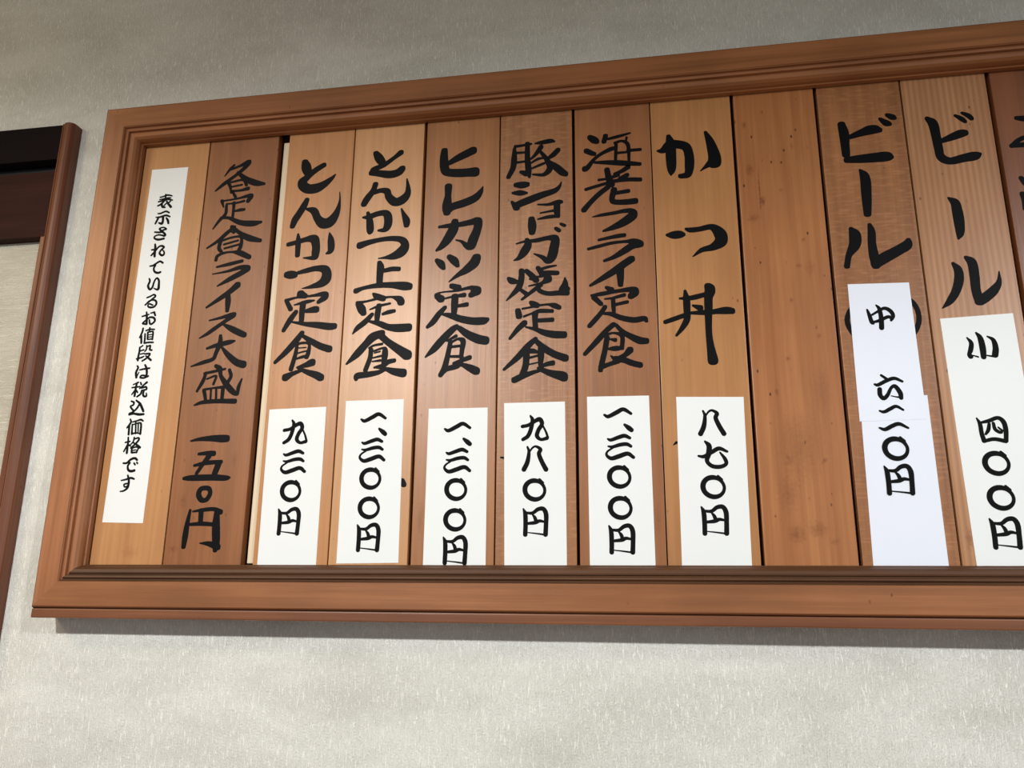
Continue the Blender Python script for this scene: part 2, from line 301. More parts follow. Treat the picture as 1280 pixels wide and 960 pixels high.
# ------------------------------------------------------------------ menu planks
INK = [
 ('2',[[(-428.64,2019.54,1.89),(-433.32,2014.58,2.59),(-438.52,2007.05,0.94)],[(-432.15,2014.48,2.59),(-422.13,2017.79,2.82),(-412.19,2021.69,5.17),(-417.2,2014.38,3.99),(-426.71,2006.29,3.28),(-438.46,1997.8,3.75),(-447.43,1990.27,1.4)],[(-423.66,2010.18,2.81),(-413.66,2001.65,5.59),(-401.74,1995.95,6.48),(-392.53,1994.26,3)],[(-433.43,1999.16,3.51),(-430.5,1993.02,2.8),(-429.25,1986.46,1.63)],[(-430,1999.23,2.1),(-416.99,2000.75,2.56),(-412.39,1994.48,3.02)],[(-428.86,1993.71,1.86),(-417.58,1995.14,2.09)],[(-428.34,1988.73,2.33),(-419.2,1988.58,2.55),(-410.26,1990.2,4.17)]]),
 ('2',[[(-427.01,1986.87,2.32),(-423.59,1981.33,3.01)],[(-438.63,1977.84,3.48),(-436.15,1970.66,1.39)],[(-436.9,1977.71,1.86),(-420.54,1979.34,2.08),(-406.04,1981.69,4.61),(-408.83,1975.52,4.14)],[(-433.08,1973.91,1.62),(-422.3,1974.24,2.08),(-413.39,1975.87,2.53)],[(-424.59,1974.42,3.46),(-424.32,1966.28,2.99),(-424.51,1957.06,2.75)],[(-421.92,1964.94,2.07),(-416.9,1965.72,3.44),(-412.41,1965.95,2.98)],[(-432.83,1971.57,3),(-432.99,1962.31,3.22),(-439.57,1954.72,2.99),(-445.43,1945.94,1.15)],[(-437.65,1958.03,2.76),(-428.5,1957.36,3.21),(-415.45,1951.23,5.24),(-401.77,1949.09,6.58),(-391.81,1950.08,2.71)]]),
 ('2',[[(-420.65,1947.03,2.28),(-428.96,1940.2,3.87),(-438.22,1931.74,3.41),(-449.84,1924.35,1.59)],[(-424,1946.7,4.1),(-414.24,1939.17,3.85),(-403.54,1932.75,6.53),(-390.97,1929.07,4.03)],[(-424.6,1941.6,1.37),(-421.02,1939.64,1.82)],[(-434.93,1932.65,4.09),(-436.22,1923.67,3.85),(-432.9,1918.93,2.93)],[(-433.16,1931.96,2.27),(-422.76,1934.65,2.27),(-412.65,1934.52,2.71),(-411.74,1925.41,3.83),(-413.86,1918.81,3.82)],[(-430.98,1927.28,2.04),(-415.63,1930.76,2.03)],[(-429.93,1922.68,2.03),(-414.05,1926.13,2.25)],[(-421.79,1947.11,2.28),(-421.14,1940.79,2.95)],[(-438.14,1910.28,3.38),(-436.93,1914.7,3.16),(-429.95,1917.62,2.48),(-421.05,1918.16,2.25),(-411.95,1916.44,5.6),(-401.46,1911.28,4.9)]]),
 ('2',[[(-436.15,1902.32,2.02),(-421.9,1904.78,3.8),(-408.82,1907.3,3.34)],[(-440.33,1894.56,0.89),(-423.3,1896.86,2.67),(-410.32,1900.16,4.45),(-401.37,1899.05,5.54),(-407.54,1894.46,5.54),(-420.16,1888.04,4.88),(-433.29,1881.09,1.33)]]),
 ('2',[[(-411.14,1880.91,6.61),(-418.72,1874.22,5.29),(-429.01,1867.15,4.4),(-442.95,1858.1,1.98)],[(-420.54,1870.5,5.06),(-419.73,1862.83,5.92),(-419.65,1853.62,3.93)]]),
 ('2',[[(-438.03,1843.77,1.31),(-426.72,1845.9,2.83),(-411.71,1848.9,4.78),(-421.86,1841.35,3.69),(-432.05,1834.35,3.91),(-439.17,1829.35,3.26),(-446.94,1825.22,1.09)],[(-422.73,1839.25,1.74),(-413.45,1833.99,5.4),(-404.29,1829.3,6.02),(-398.61,1826.6,5.57)]]),
 ('2',[[(-437.43,1813.86,2.15),(-427.92,1816.61,4.09),(-415.17,1819.22,4.93),(-408.26,1820.49,1.93)],[(-424.09,1826.51,3.24),(-423.84,1819.08,4.95),(-427.06,1808.67,4.07),(-429.63,1802.47,3.63),(-440.14,1799.23,3.85),(-452.79,1795.54,1.07)],[(-421.14,1814.2,2.14),(-413.78,1806,4.9),(-404.38,1798.3,6.35),(-396.59,1795.39,7.38)]]),
 ('2',[[(-425.56,1794.99,3.62),(-420.89,1791.68,4.67),(-419.03,1784.35,3.59),(-412.76,1775.87,5.25),(-405.59,1768.44,5.22),(-399.95,1765.19,3.12),(-399.07,1772.31,3.55),(-396.38,1780.41,1.47)],[(-437.19,1787.63,2.34),(-427.1,1789.32,2.76),(-415.48,1791.47,2.12)],[(-435.62,1788.09,2.77),(-437.93,1779.87,3.61),(-443.23,1769.53,2.33)],[(-433.83,1781.79,1.48),(-424.43,1784.55,2.12),(-426.22,1776.35,2.53)],[(-410.52,1790.24,2.96),(-408.26,1783.94,3.37),(-410.83,1777.86,3.15)],[(-434.77,1770.99,2.32),(-425.23,1772.2,1.89),(-414.58,1772.85,3.15)],[(-435.73,1769.99,3.59),(-433.12,1761.19,3.15)],[(-428.35,1771.28,1.9),(-427.74,1761.01,1.89)],[(-422.74,1771.08,2.1),(-421.84,1760.82,2.09)],[(-415.55,1771.86,3.78),(-415.52,1761.63,3.55)],[(-444.26,1755.21,1.47),(-436.49,1757.72,3.57),(-421.59,1758.57,4.18),(-401.86,1757.94,4.98)]]),
 ('2',[[(-443.76,1719.07,1.44),(-434.38,1720.64,3.5),(-421.73,1721.13,5.75),(-411.15,1720.68,7.36),(-406.41,1720.57,6.74)]]),
 ('2',[[(-433.75,1705.95,2.66),(-424.32,1706.54,4.28),(-418.5,1706.12,5.09)],[(-422.96,1703.75,5.09),(-428.39,1696.01,3.66),(-434.17,1686.82,3.04)],[(-437.19,1694.7,2.44),(-425.35,1696.93,4.06),(-409.74,1697.8,3.64)],[(-412.13,1695.7,6.06),(-415.24,1686.02,5.44)],[(-446.77,1682.15,3.04),(-438.39,1682.51,5.47),(-417.48,1682.66,5.83),(-403.9,1681.96,5.01),(-398.97,1682.36,1.4)]]),
 ('2',[[(-422.08,1672.58,4.41),(-427.71,1671.69,4.22),(-429.61,1666.42,5.01),(-425.98,1661.1,4.59),(-420.84,1661.52,3.99),(-417.8,1666.75,4.19),(-418.8,1671.09,4),(-422.08,1672.58,4.41)]]),
 ('2',[[(-436.58,1651.18,2.39),(-438.17,1638.37,4.56),(-438.88,1627.07,5.72),(-439.45,1617.24,4.32)],[(-433.55,1650.2,1.39),(-422.32,1651.71,3.37),(-412.05,1652.18,3.56),(-405.07,1649.46,4.73)],[(-408.77,1650.44,4.94),(-408.26,1636.29,7.65),(-406.63,1621.34,7.39),(-406.84,1613.93,4.26)],[(-404.6,1616.7,5.82),(-413.58,1619.69,4.48),(-423.37,1620.28,0.59)],[(-425.09,1650.59,4.96),(-424.62,1640.17,4.54)],[(-436.24,1637.88,2.57),(-422.88,1638.46,3.75),(-410.46,1637.72,3.53)]]),
 ('3',[[(-348.27,2015.49,6.9),(-346.08,2008.84,10.32),(-342.66,2000.37,6.85)],[(-326.79,2010.68,5.25),(-335.28,2005.58,5.71),(-342.57,1999.2,5.7),(-349.75,1991.66,9.11),(-343.68,1984.8,10.2),(-334.8,1984.08,10.62),(-326.23,1987.42,7.9),(-317.88,1993.65,4.52),(-313.27,1998.47,1.13)]]),
 ('3',[[(-342.66,1971.5,4.96),(-345.45,1964.86,6.74),(-350.26,1956.11,6.73),(-354.13,1949.6,6.94),(-356.34,1942.98,5.58)],[(-341.86,1961.16,2.69),(-333.98,1958.29,7.15),(-328.92,1948.87,7.77),(-322.01,1943.31,11.05),(-314.59,1945.57,9.94),(-308.75,1955.26,6.2),(-306.53,1967.53,2),(-307.21,1977.84,0.56)]]),
 ('3',[[(-359.02,1922.42,4.43),(-350.98,1924.1,4.86),(-340.3,1926.71,5.51),(-331.63,1926.67,8.8),(-328.88,1918.72,8.32),(-328.85,1910.99,8.29),(-330.1,1906.13,5.45),(-341.43,1906.31,1.09)],[(-349.28,1932.92,2.22),(-348.61,1924.5,5.52),(-348.22,1910.05,5.05)],[(-315.29,1932.21,1.32),(-313.35,1924.31,6.34),(-312.38,1916.51,7.19),(-313.33,1911.62,4.78),(-316.94,1909.66,1.74)]]),
 ('3',[[(-357.85,1888.92,6.54),(-353.51,1888.65,8.7),(-349.71,1888.42,6.74)],[(-345.56,1890.35,3.69),(-337.63,1892.05,4.99),(-327.05,1893.9,5.84),(-317.32,1892.22,8.19),(-315.14,1883.96,10.3),(-319.48,1877.74,8.14),(-329.88,1874.58,4.29),(-340.43,1873.03,0.65)]]),
 ('3',[[(-341,1866.61,8.58),(-336.59,1864.75,5.35)],[(-356.59,1861.03,3.23),(-345.03,1863.61,2.15),(-329.13,1864.55,2.56),(-316.51,1865.77,5.32),(-315.22,1862.5,6.38),(-321.73,1857.53,3.82)],[(-356,1860.46,3.87),(-350.99,1851.64,4.7)],[(-347.06,1855.7,1.28),(-335.02,1858.25,3.84),(-326.62,1859.4,1.7)],[(-338.05,1856.28,6.4),(-338.45,1847.8,5.95),(-338.31,1839.33,5.29)],[(-333.22,1848.58,4.25),(-324.85,1849.74,6.99),(-323.22,1849.12,5.29)],[(-344.85,1848.13,4.26),(-350.56,1839.94,5.31),(-356.56,1829.16,3.81)],[(-348.25,1837.71,1.7),(-334.27,1834.91,4.22),(-321.53,1833.24,6.3),(-308.82,1831.05,7.11),(-303.62,1831.11,6.26)]]),
 ('3',[[(-336.71,1825.59,4.62),(-342.38,1817.51,5.87),(-352,1806.51,5.23),(-362.69,1796.1,3.13)],[(-335.4,1822.4,3.15),(-326.59,1816.79,5.22),(-316.79,1811.18,6.23),(-307.21,1807.67,6.82)],[(-344.24,1814.47,1.68),(-340.1,1815.32,1.68)],[(-340.9,1812.24,3.14),(-342.17,1801.95,4.16),(-345.27,1788.73,4.56)],[(-342.04,1813.33,2.09),(-335.89,1815.14,2.51),(-328.45,1813.77,2.5),(-328.34,1805.49,4.15),(-330.04,1800.42,4.15)],[(-338.63,1810.07,1.04),(-331.32,1810.27,1.04)],[(-340.28,1804.45,1.46),(-335.15,1805.78,1.46),(-329.99,1806.59,1.46)],[(-340.87,1798.81,1.66),(-334.74,1800.61,2.7),(-329.59,1801.43,2.7)],[(-323.87,1794.53,7.22),(-329.92,1792.21,5.16),(-339.12,1790.02,1.65)],[(-338.03,1789.47,2.07),(-328.33,1785.01,4.73),(-318.77,1781.6,6.76),(-313.94,1778.89,7.15)],[(-350.31,1780.24,7.23),(-343.81,1783.56,4.54),(-334.7,1786.78,3.09)]]),
 ('4',[[(-270.3,2019.1,5.64),(-266.76,2013.56,8.54),(-262.66,2007.41,7.38)],[(-243.24,2017.83,5.59),(-250.5,2012.12,4.02),(-260.92,2004.95,4.91),(-271.48,2000.68,5.59),(-273.44,1996.82,4.47)],[(-273.98,1996.87,5.58),(-264.74,1995.51,7.13),(-253.9,1993.45,8.43),(-245.42,1995.01,7.75),(-241.31,1998.66,6.64),(-240.32,2000.29,3.99)]]),
 ('4',[[(-268.94,1983.29,5.54),(-271.23,1976.08,5.53),(-277.19,1967.5,6.62),(-280.1,1962.09,6.17)],[(-271.11,1973.81,4.42),(-262.66,1975.96,5.07),(-256.17,1974.31,6.6),(-253.73,1967.91,7.23),(-247.07,1961.77,8.73),(-239.75,1963.44,8.71),(-234.22,1969.73,6.54),(-234.02,1977.6,4.16),(-235.47,1986.77,1.1)]]),
 ('4',[[(-280.3,1946.96,1.75),(-273.91,1947.05,5.02),(-265.55,1949.77,5.45),(-257.1,1950.25,6.53),(-253.69,1945.55,8.24),(-253.31,1937.77,8.21),(-256.18,1931.91,5.39),(-262.99,1931.29,2.16)],[(-275.23,1951.61,3.28),(-273.19,1943.65,6.54),(-271.89,1933.58,7.59),(-272.07,1929.18,3.25)],[(-239.83,1953.4,1.52),(-236.9,1946.52,4.32),(-233.98,1939.67,7.1),(-233.79,1935.26,5.37)]]),
 ('4',[[(-281.7,1916.1,7.12),(-274.43,1918.35,5.82),(-261.92,1920.78,4.73),(-248.32,1921.48,5.35),(-237.78,1919.12,6.4),(-234.36,1912.37,8.5),(-238.24,1906.14,9.54),(-245.32,1902.28,7.42),(-253.59,1901.2,3.19),(-261.39,1900.62,0.85)]]),
 ('4',[[(-260.09,1895.68,4.67),(-258.76,1890.22,7.41),(-259.05,1881.67,6.75),(-258.91,1873.14,6.3)],[(-253.93,1887.24,4.22),(-246.74,1888.4,4.85),(-240,1887.99,4.63)],[(-282.99,1867.09,5.27),(-274.82,1869.81,3.79),(-260.39,1871.63,5.25),(-245.92,1871.32,6.27),(-233.52,1869.55,8.74),(-228.38,1868.73,7.27)]]),
 ('4',[[(-264.58,1862.87,2.51),(-260.81,1860.02,5.85),(-254.5,1857.57,5.83)],[(-280.67,1854.26,3.77),(-271.92,1855.37,2.09),(-261.7,1857.44,2.5)],[(-279.56,1853.15,5.86),(-276.14,1847.71,7.93),(-273.82,1843.4,5.82)],[(-252.49,1858.51,2.5),(-245.31,1858.64,2.08),(-238.04,1856.14,6.21),(-235.85,1852.89,7.23)],[(-267.31,1846.72,1.25),(-258.22,1849.91,2.49),(-247.04,1851.92,2.07)],[(-258.22,1849.91,5.19),(-259.32,1841.61,5.79),(-259.48,1834.87,4.74)],[(-253.67,1841.32,2.69),(-247.63,1843.09,4.13),(-242.57,1843.87,3.5)],[(-264.96,1841.38,3.73),(-271.73,1833.92,5.17),(-279.11,1828.06,4.55),(-283.89,1822.08,0.83)],[(-267.13,1834.21,2.07),(-257.27,1831.65,5.15),(-247.89,1827.58,6.14),(-237.68,1826.06,8.16),(-227.59,1826.09,8.14)]]),
 ('4',[[(-254.18,1821.2,7.16),(-262.66,1818,8.19),(-269.42,1811.13,6.75),(-278.03,1801.3,6.74),(-288.15,1791.56,1.63)],[(-255.63,1819.73,6.14),(-247.13,1812.18,6.1),(-236.7,1804.6,7.67),(-227.4,1798.15,9.63)],[(-266.12,1806.9,1.43),(-261.17,1809.24,2.04),(-253.12,1810.41,2.44)],[(-263.97,1804.77,4.48),(-264.54,1796.67,4.46),(-268.43,1784.72,4.44)],[(-260.87,1803.62,1.63),(-250.88,1806.24,2.44),(-249.61,1801.11,6.07),(-250.16,1792.04,5.04)],[(-260.25,1801.56,1.22),(-254.75,1802.85,1.42)],[(-262,1796.57,1.42),(-253.5,1798.24,2.02)],[(-261.81,1793.02,1.21),(-254.28,1793.72,2.42)],[(-240.18,1793.15,4.02),(-246.13,1791.88,4.63),(-250.01,1789.02,4.02),(-259.46,1786.88,2.02)],[(-259.46,1786.88,1.41),(-249.83,1785.5,3.01),(-239.66,1782.1,6.6),(-231.1,1780.28,8.36)],[(-277.5,1775.53,3.02),(-276.19,1778.99,6.05),(-265.64,1780.1,5.64),(-255.66,1781.72,4.42),(-249.76,1784,3.01)]]),
 ('5',[[(-196.85,2015.37,6.61),(-197.14,2007.38,8.34),(-196.3,1997.06,9.17),(-193.5,1991.16,8.27),(-181.97,1989.05,9.1),(-171.59,1988.73,9.29),(-164.86,1988.72,10.35)],[(-191.18,2001.16,4.81),(-182.42,2006.07,6.99),(-174.15,2009.89,7.86),(-166.93,2013.23,8.07)]]),
 ('5',[[(-191.44,1974.13,7.55),(-191.66,1964.11,6.66),(-192.37,1953.1,9.62),(-192.18,1946.47,7.46)],[(-192.16,1945.92,5.33),(-187.17,1951.6,7.47),(-174.92,1955.06,8.09),(-163.75,1959.69,7.44),(-158.25,1965.88,4.68),(-155.79,1971.78,0.64)]]),
 ('5',[[(-199.41,1930.59,2.76),(-189.68,1931.2,4.65),(-178.44,1931.8,5.27),(-166.26,1933.63,6.31),(-160.18,1933.73,8.39),(-161.01,1924.6,8.15),(-164.84,1914.12,9.37),(-167.22,1907.86,8.31),(-171.8,1909.24,5.2),(-176.45,1913.31,2.51),(-182.09,1915.3,1.26)],[(-183.63,1934.9,6.77),(-184.96,1927.39,9.48),(-191.27,1915.93,8.4),(-197.18,1908.8,5.24),(-201.67,1905.34,2.1)]]),
 ('5',[[(-200.8,1894.6,4.17),(-196.61,1890.61,6.86),(-193.94,1886.2,4.14)],[(-188.19,1897.51,5.2),(-183.01,1892.93,7.25),(-179.85,1887.97,4.13)],[(-160.92,1894.7,8.65),(-163.32,1889.57,9.25),(-171.18,1882.68,7.19),(-179.08,1877.91,4.11),(-187.94,1871.31,0.82)]]),
 ('5',[[(-184.8,1866.74,5.12),(-178.73,1864.3,6.74)],[(-199.59,1857.68,5.12),(-195.66,1860.58,1.43),(-180.65,1861.5,2.24),(-170.72,1863.32,3.05),(-164.77,1864.02,4.06)],[(-199.05,1856.61,5.73),(-195.45,1853.81,7.14)],[(-162.24,1861.8,7.71),(-159.73,1860.11,8.1),(-165.6,1856.3,5.06)],[(-191.45,1854.11,1.63),(-182.49,1855.69,2.44),(-172.56,1856.69,4.47)],[(-181.48,1855.12,6.71),(-181.76,1846.87,6.69),(-182,1837.64,5.04)],[(-178.24,1845.66,3.03),(-169.84,1846.75,4.44)],[(-191.16,1844.8,3.65),(-196.96,1838.41,5.07),(-202.68,1830.5,5.26),(-208.01,1825.65,3.03)],[(-194.46,1838.28,1.82),(-185.94,1836.31,5.05),(-174.93,1832.18,6.62),(-164.03,1829.6,7.19),(-154.22,1829.11,7.57),(-149.16,1830.38,3.98)]]),
 ('5',[[(-179.18,1824.76,4.41),(-183.53,1821.43,6.01),(-192.17,1812.73,6.6),(-200.76,1803.04,5.98),(-208.9,1795.37,1.39)],[(-176.67,1823.12,4.4),(-167.66,1816.13,6.96),(-157.79,1811.16,8.3),(-150.95,1809.34,8.27)],[(-188.15,1810.53,1.6),(-179.42,1815.17,2.99)],[(-184.67,1809.37,4.38),(-186.78,1797.44,4.56),(-189.8,1783.65,5.51),(-193.51,1776.87,4.32)],[(-184.16,1808.84,1.99),(-177.37,1812.05,2.39),(-172.41,1809.82,4.96),(-173.17,1800.85,4.35),(-173.97,1793.91,3.55)],[(-184.04,1804.32,2.58),(-176.21,1804.98,2.58)],[(-184.26,1794.84,2.37),(-173.01,1794.37,2.95)],[(-165.68,1793.07,4.32),(-171.95,1790.85,3.93),(-180.64,1787.74,2.95)],[(-188.3,1782.6,4.92),(-178.61,1784.69,4.91),(-173.78,1786.47,3.53),(-164.96,1782.67,6.44),(-159.1,1779.49,7.4)],[(-193.06,1778.34,3.93),(-188.29,1782.1,4.33)]]),
 ('6',[[(-123.05,2013.77,3.23),(-115.89,2014.25,2.58),(-107.23,2015.15,2.15)],[(-124.05,2011.04,3.23),(-124.27,1999.79,5.78),(-125.41,1989.81,5.33),(-129.9,1980.17,4.25)],[(-110.8,2015.48,4.73),(-110.74,1999.71,5.33),(-109.68,1986.23,5.93),(-108.65,1978.39,2.53)],[(-121.97,2006.33,2.58),(-114.32,2006.21,2.14)],[(-121.39,1995.61,2.56),(-113.26,1996.02,2.13)],[(-117.26,1984.66,3.18),(-112.19,1982.56,6.35)],[(-102.65,2015.29,1.71),(-96.06,2015.81,4.28),(-87.96,2016.75,4.7),(-83.92,2015.81,2.13)],[(-97.07,2010.83,4.7),(-102.13,2003.42,3.41),(-107.19,1998.28,1.7)],[(-98.09,2006.42,2.56),(-91.04,1995.73,4.66),(-88.06,1986.59,5.89),(-94.08,1979.92,3.78),(-105.13,1980.86,1.69)],[(-107.18,1993.81,1.49),(-100.11,1997.65,2.55),(-95.06,1998.32,2.12)],[(-107.66,1987.17,1.48),(-98.09,1990.79,2.54),(-91.05,1993.51,2.11)],[(-79.95,2005.9,4.66),(-84.99,2000.77,4.66),(-91.04,1996.85,2.54)],[(-89.04,1993.33,3.59),(-82.06,1987.18,6.31),(-76.11,1981.15,6.69),(-72.65,1978.66,5.22)]]),
 ('6',[[(-122.22,1970.69,4.64),(-116.17,1970.19,7.16),(-111.13,1970.33,5.26)],[(-125.18,1962.13,2.53),(-118.13,1961.57,5.67),(-111.6,1961.04,2.51)],[(-126.11,1952.36,2.51),(-122.05,1946.61,6.26),(-121.04,1945.45,5.21)],[(-121.06,1948.7,6.68),(-110.07,1952.74,7.3),(-96.11,1957.63,6.66),(-84.18,1961.02,5.19),(-79.2,1964.98,3.12),(-76.69,1970.23,0.83)],[(-100.09,1947.63,1.45),(-90.18,1946.86,2.69),(-80.29,1948.8,4.54),(-76.84,1948.53,3.09)],[(-81.29,1946.72,6.18),(-81.33,1939.19,6.16),(-80.38,1933.77,4.1)],[(-97.61,1938.27,1.44),(-84.28,1939.95,2.47)],[(-100.09,1931.8,1.44),(-90.21,1933.43,3.49),(-80.38,1933.77,3.48)]]),
 ('6',[[(-106.52,1931.95,6.19),(-105.81,1924.95,8.22),(-106,1918.57,6.15)]]),
 ('6',[[(-121.26,1907.1,1.23),(-112.87,1908.97,2.45),(-102.04,1909.28,4.08),(-90.28,1911.11,4.67),(-83.44,1909.59,7.7),(-84.46,1900.21,8.88),(-86.44,1891.99,8.65),(-90.34,1887.04,5.62),(-96.17,1891.57,3.63),(-103.99,1895.43,1.01)],[(-110.91,1910.42,4.09),(-109.9,1905.07,7.13),(-113.81,1897.96,7.52),(-118.69,1891.98,4.06),(-123.6,1889.68,1.02)],[(-82.41,1920.61,3.46),(-79.49,1918.28,3.66)],[(-77.49,1925.03,2.65),(-74.09,1923.19,3.05)]]),
 ('6',[[(-128.84,1871.25,3.03),(-125.39,1868.46,6.04),(-120.49,1867.14,3.61)],[(-116.16,1878.26,5.04),(-116.12,1871.01,5.62),(-118.5,1861.88,5.6),(-124.3,1855.03,3.6),(-130.57,1848.73,1)],[(-116.54,1858.69,3),(-111.18,1854.29,3.98)],[(-111.27,1877.96,4.03),(-106.87,1873.56,5.01),(-102,1868.11,5.59)],[(-100.07,1880.38,4.02),(-97.16,1876.07,5)],[(-98.13,1878.71,2.41),(-90.36,1880.82,2.6),(-82.62,1881.88,1.4)],[(-96.19,1873.94,5.6),(-90.38,1874.62,4.99),(-81.7,1874.09,4.38)],[(-102.01,1871.2,2),(-92.32,1871.65,1.99)],[(-90.4,1868.45,7.56),(-96.2,1864.69,2.99),(-108.78,1862.34,1.4)],[(-107.83,1869.49,2),(-100.07,1867.48,2.39)],[(-97.16,1862.7,3.58),(-103.93,1857.97,3.58),(-115.51,1848.92,1.99)],[(-100.06,1860.82,3.98),(-98.13,1856.62,3.97),(-90.44,1853.64,4.35),(-80.85,1853.61,4.92),(-72.27,1853.13,4.91)],[(-74.05,1868.5,1.39),(-74.11,1861.36,5.92),(-76.06,1856.39,7.88)],[(-75.07,1860.4,4.93),(-71.28,1857.13,3.93)]]),
 ('6',[[(-106.8,1845.4,3.56),(-103.9,1843.22,5.92),(-101.02,1842.05,4.93)],[(-114.98,1839.46,1.78),(-106.79,1840.64,1.78),(-100.06,1841.7,2.17)],[(-119.31,1837.46,5.34),(-118.31,1832.36,5.92)],[(-100.06,1842,1.97),(-90.47,1842.5,2.16),(-84.74,1841.19,4.9),(-79.99,1838.92,4.3)],[(-113.49,1831.61,1.97),(-104.85,1834.69,1.97),(-98.14,1836.36,3.93),(-86.67,1835.76,3.52)],[(-102.93,1833.58,5.89),(-102.92,1826.56,4.89),(-102.44,1820.54,4.88)],[(-99.1,1826.87,3.91),(-86.71,1826.95,4.28)],[(-112.98,1825.06,5.3),(-119.19,1819.35,4.51),(-126.81,1810.24,2.54)],[(-111.52,1820.98,1.57),(-101.96,1818.03,3.51),(-94.34,1814.69,5.43),(-84.88,1812.26,6.96),(-75.92,1811.55,6.74)]]),
 ('6',[[(-102.42,1808.63,3.88),(-109.54,1802.03,5.43),(-119.01,1791.62,5.22),(-132.25,1779.92,2.32)],[(-101.94,1806.63,3.87),(-94.37,1799.4,5.78),(-84.97,1793.12,6.12),(-74.7,1788.8,6.85)],[(-113.32,1795.31,1.93),(-106.68,1796.99,4.83),(-100.99,1795.76,2.89)],[(-110.93,1792.26,6.17),(-111.84,1782.53,5.76),(-115.1,1772.95,5.74)],[(-97.2,1799.52,5.78),(-97.21,1791.69,5.76),(-97.68,1783.91,4.21)],[(-108.55,1790.2,1.93),(-100.04,1792.29,1.92)],[(-108.53,1783.86,1.15),(-100.04,1785.46,1.15)],[(-86.41,1784.43,4.77),(-92.51,1783.22,3.82),(-100.04,1780.12,1.91)],[(-122.17,1769.34,5.74),(-114.16,1772.91,5.16),(-100.04,1777.21,2.86),(-94.4,1777,1.9)],[(-98.16,1779.08,3.82),(-88.79,1774.85,5.7),(-77.62,1771.54,8.5),(-75.78,1769.55,6.6)]]),
 ('7',[[(-47.84,2016.93,5.27),(-43.92,2013.76,6.94),(-41.47,2011.86,5.25)],[(-51.54,2002.21,5.24),(-47.13,1999.59,4.81),(-44.19,1998.22,4.18)],[(-53.32,1982.5,5.82),(-50.33,1984.43,4.57),(-44.29,1992.16,3.12),(-37.3,1997.6,3.13),(-27.37,2002.23,4.16),(-22.44,2002.89,3.12)],[(-32.46,2017.16,4.62),(-34.07,2011.17,4.61)],[(-30.07,2013.59,2.51),(-20.18,2015.44,3.14),(-8.32,2018.22,1.46)],[(-23.29,2008.51,2.71),(-16.38,2010.08,2.5),(-10.65,2005.12,3.53),(-10.13,1988.59,2.47)],[(-22.36,2006.2,3.12),(-23.25,1989.75,2.69)],[(-21.6,1997.3,2.7),(-10.86,1997.43,2.07)],[(-10.81,1999.07,3.1),(0.86,1999.11,3.09)],[(-43.36,1988.77,2.49),(-30.63,1987.66,4.55),(-17.01,1985.92,5.56),(-0.12,1983.35,3.68)],[(-11.88,2013.55,2.08),(-12.48,2009.72,1.66)]]),
 ('7',[[(-31.78,1979.55,5.16),(-30.48,1971.82,5.75),(-28.22,1964.06,7.16)],[(-39.79,1969.35,2.47),(-31,1970.24,2.46),(-21.21,1973.21,3.69)],[(-24.09,1974.54,3.08),(-17.23,1977.22,3.69),(-11.31,1981.06,4.51)],[(-52.66,1960.11,3.08),(-44.81,1962.17,3.08),(-33.06,1965,3.07),(-24.27,1966.97,3.68),(-11.68,1967.55,4.08),(-0.16,1966.59,4.06)],[(-12.51,1972.48,4.09),(-19.38,1968.73,4.09)],[(-31.2,1961.07,4.5),(-41.07,1953.25,4.49),(-48.98,1945.29,4.49),(-54.92,1938.26,5.09)],[(-25.47,1957.37,5.7),(-27.62,1947.9,5.07),(-24.8,1944.48,5.06),(-14.26,1943.66,5.65),(-5.64,1944.05,6.03)],[(-23.61,1954,3.66),(-12.02,1955.22,4.05)]]),
 ('7',[[(-46.8,1930.21,0.81),(-37.61,1931.65,3.03),(-26.04,1932.9,3.42),(-16.42,1934.29,4.02),(-9.75,1933.78,5.41),(-7.97,1929.43,7.99),(-16.73,1922.73,7.59),(-27.35,1917.73,5),(-36.5,1914.71,2)]]),
 ('7',[[(-40.99,1905.62,2.4),(-32.36,1907.11,3.19),(-22.8,1908.53,3.98),(-17.09,1908.97,3.97)],[(-51.19,1896.95,2.59),(-42.07,1898.94,3.18),(-28.67,1901.66,2.98),(-15.37,1902.31,2.97),(-7.83,1901.8,5.92),(-1.81,1898.81,5.9),(-9.85,1897.29,6.3),(-17.52,1892.66,5.91),(-27.1,1887.12,3.94),(-36.17,1883.8,2.56)]]),
 ('7',[[(-10.7,1884.01,6.26),(-17.87,1879.36,6.46),(-26.49,1873.28,6.26),(-37.94,1866.35,4.89),(-49.88,1859.45,2.35)],[(-21.75,1874.51,7.42),(-21.52,1865.37,6.22),(-21.68,1858.82,4.85)]]),
 ('7',[[(-34.85,1856.56,2.92),(-30.69,1853.81,5.82)],[(-49.1,1849.31,1.95),(-40.14,1850.32,3.88),(-24.18,1852.43,3.48),(-11.12,1853.2,5.39),(-8.41,1850.54,7.31),(-12.23,1846.76,5.76)],[(-46.78,1847.17,4.86),(-40.33,1840.32,3.86)],[(-36.49,1845.11,1.35),(-29,1845.69,2.32),(-18.69,1848.12,3.47)],[(-29.03,1844.7,3.86),(-28.74,1836.71,3.84),(-28.44,1829.76,2.87)],[(-26.36,1839.07,2.88),(-16.1,1841,3.26)],[(-36.66,1837.13,3.85),(-40.51,1831.37,3.85),(-46.23,1824.73,4.23),(-51.46,1819.06,3.84)],[(-38.65,1830.78,2.31),(-31.22,1829.9,3.83),(-21.14,1825.44,4.77),(-10.15,1822.93,5.31),(-0.95,1823.93,4.73),(1.25,1821.38,2.83)]]),
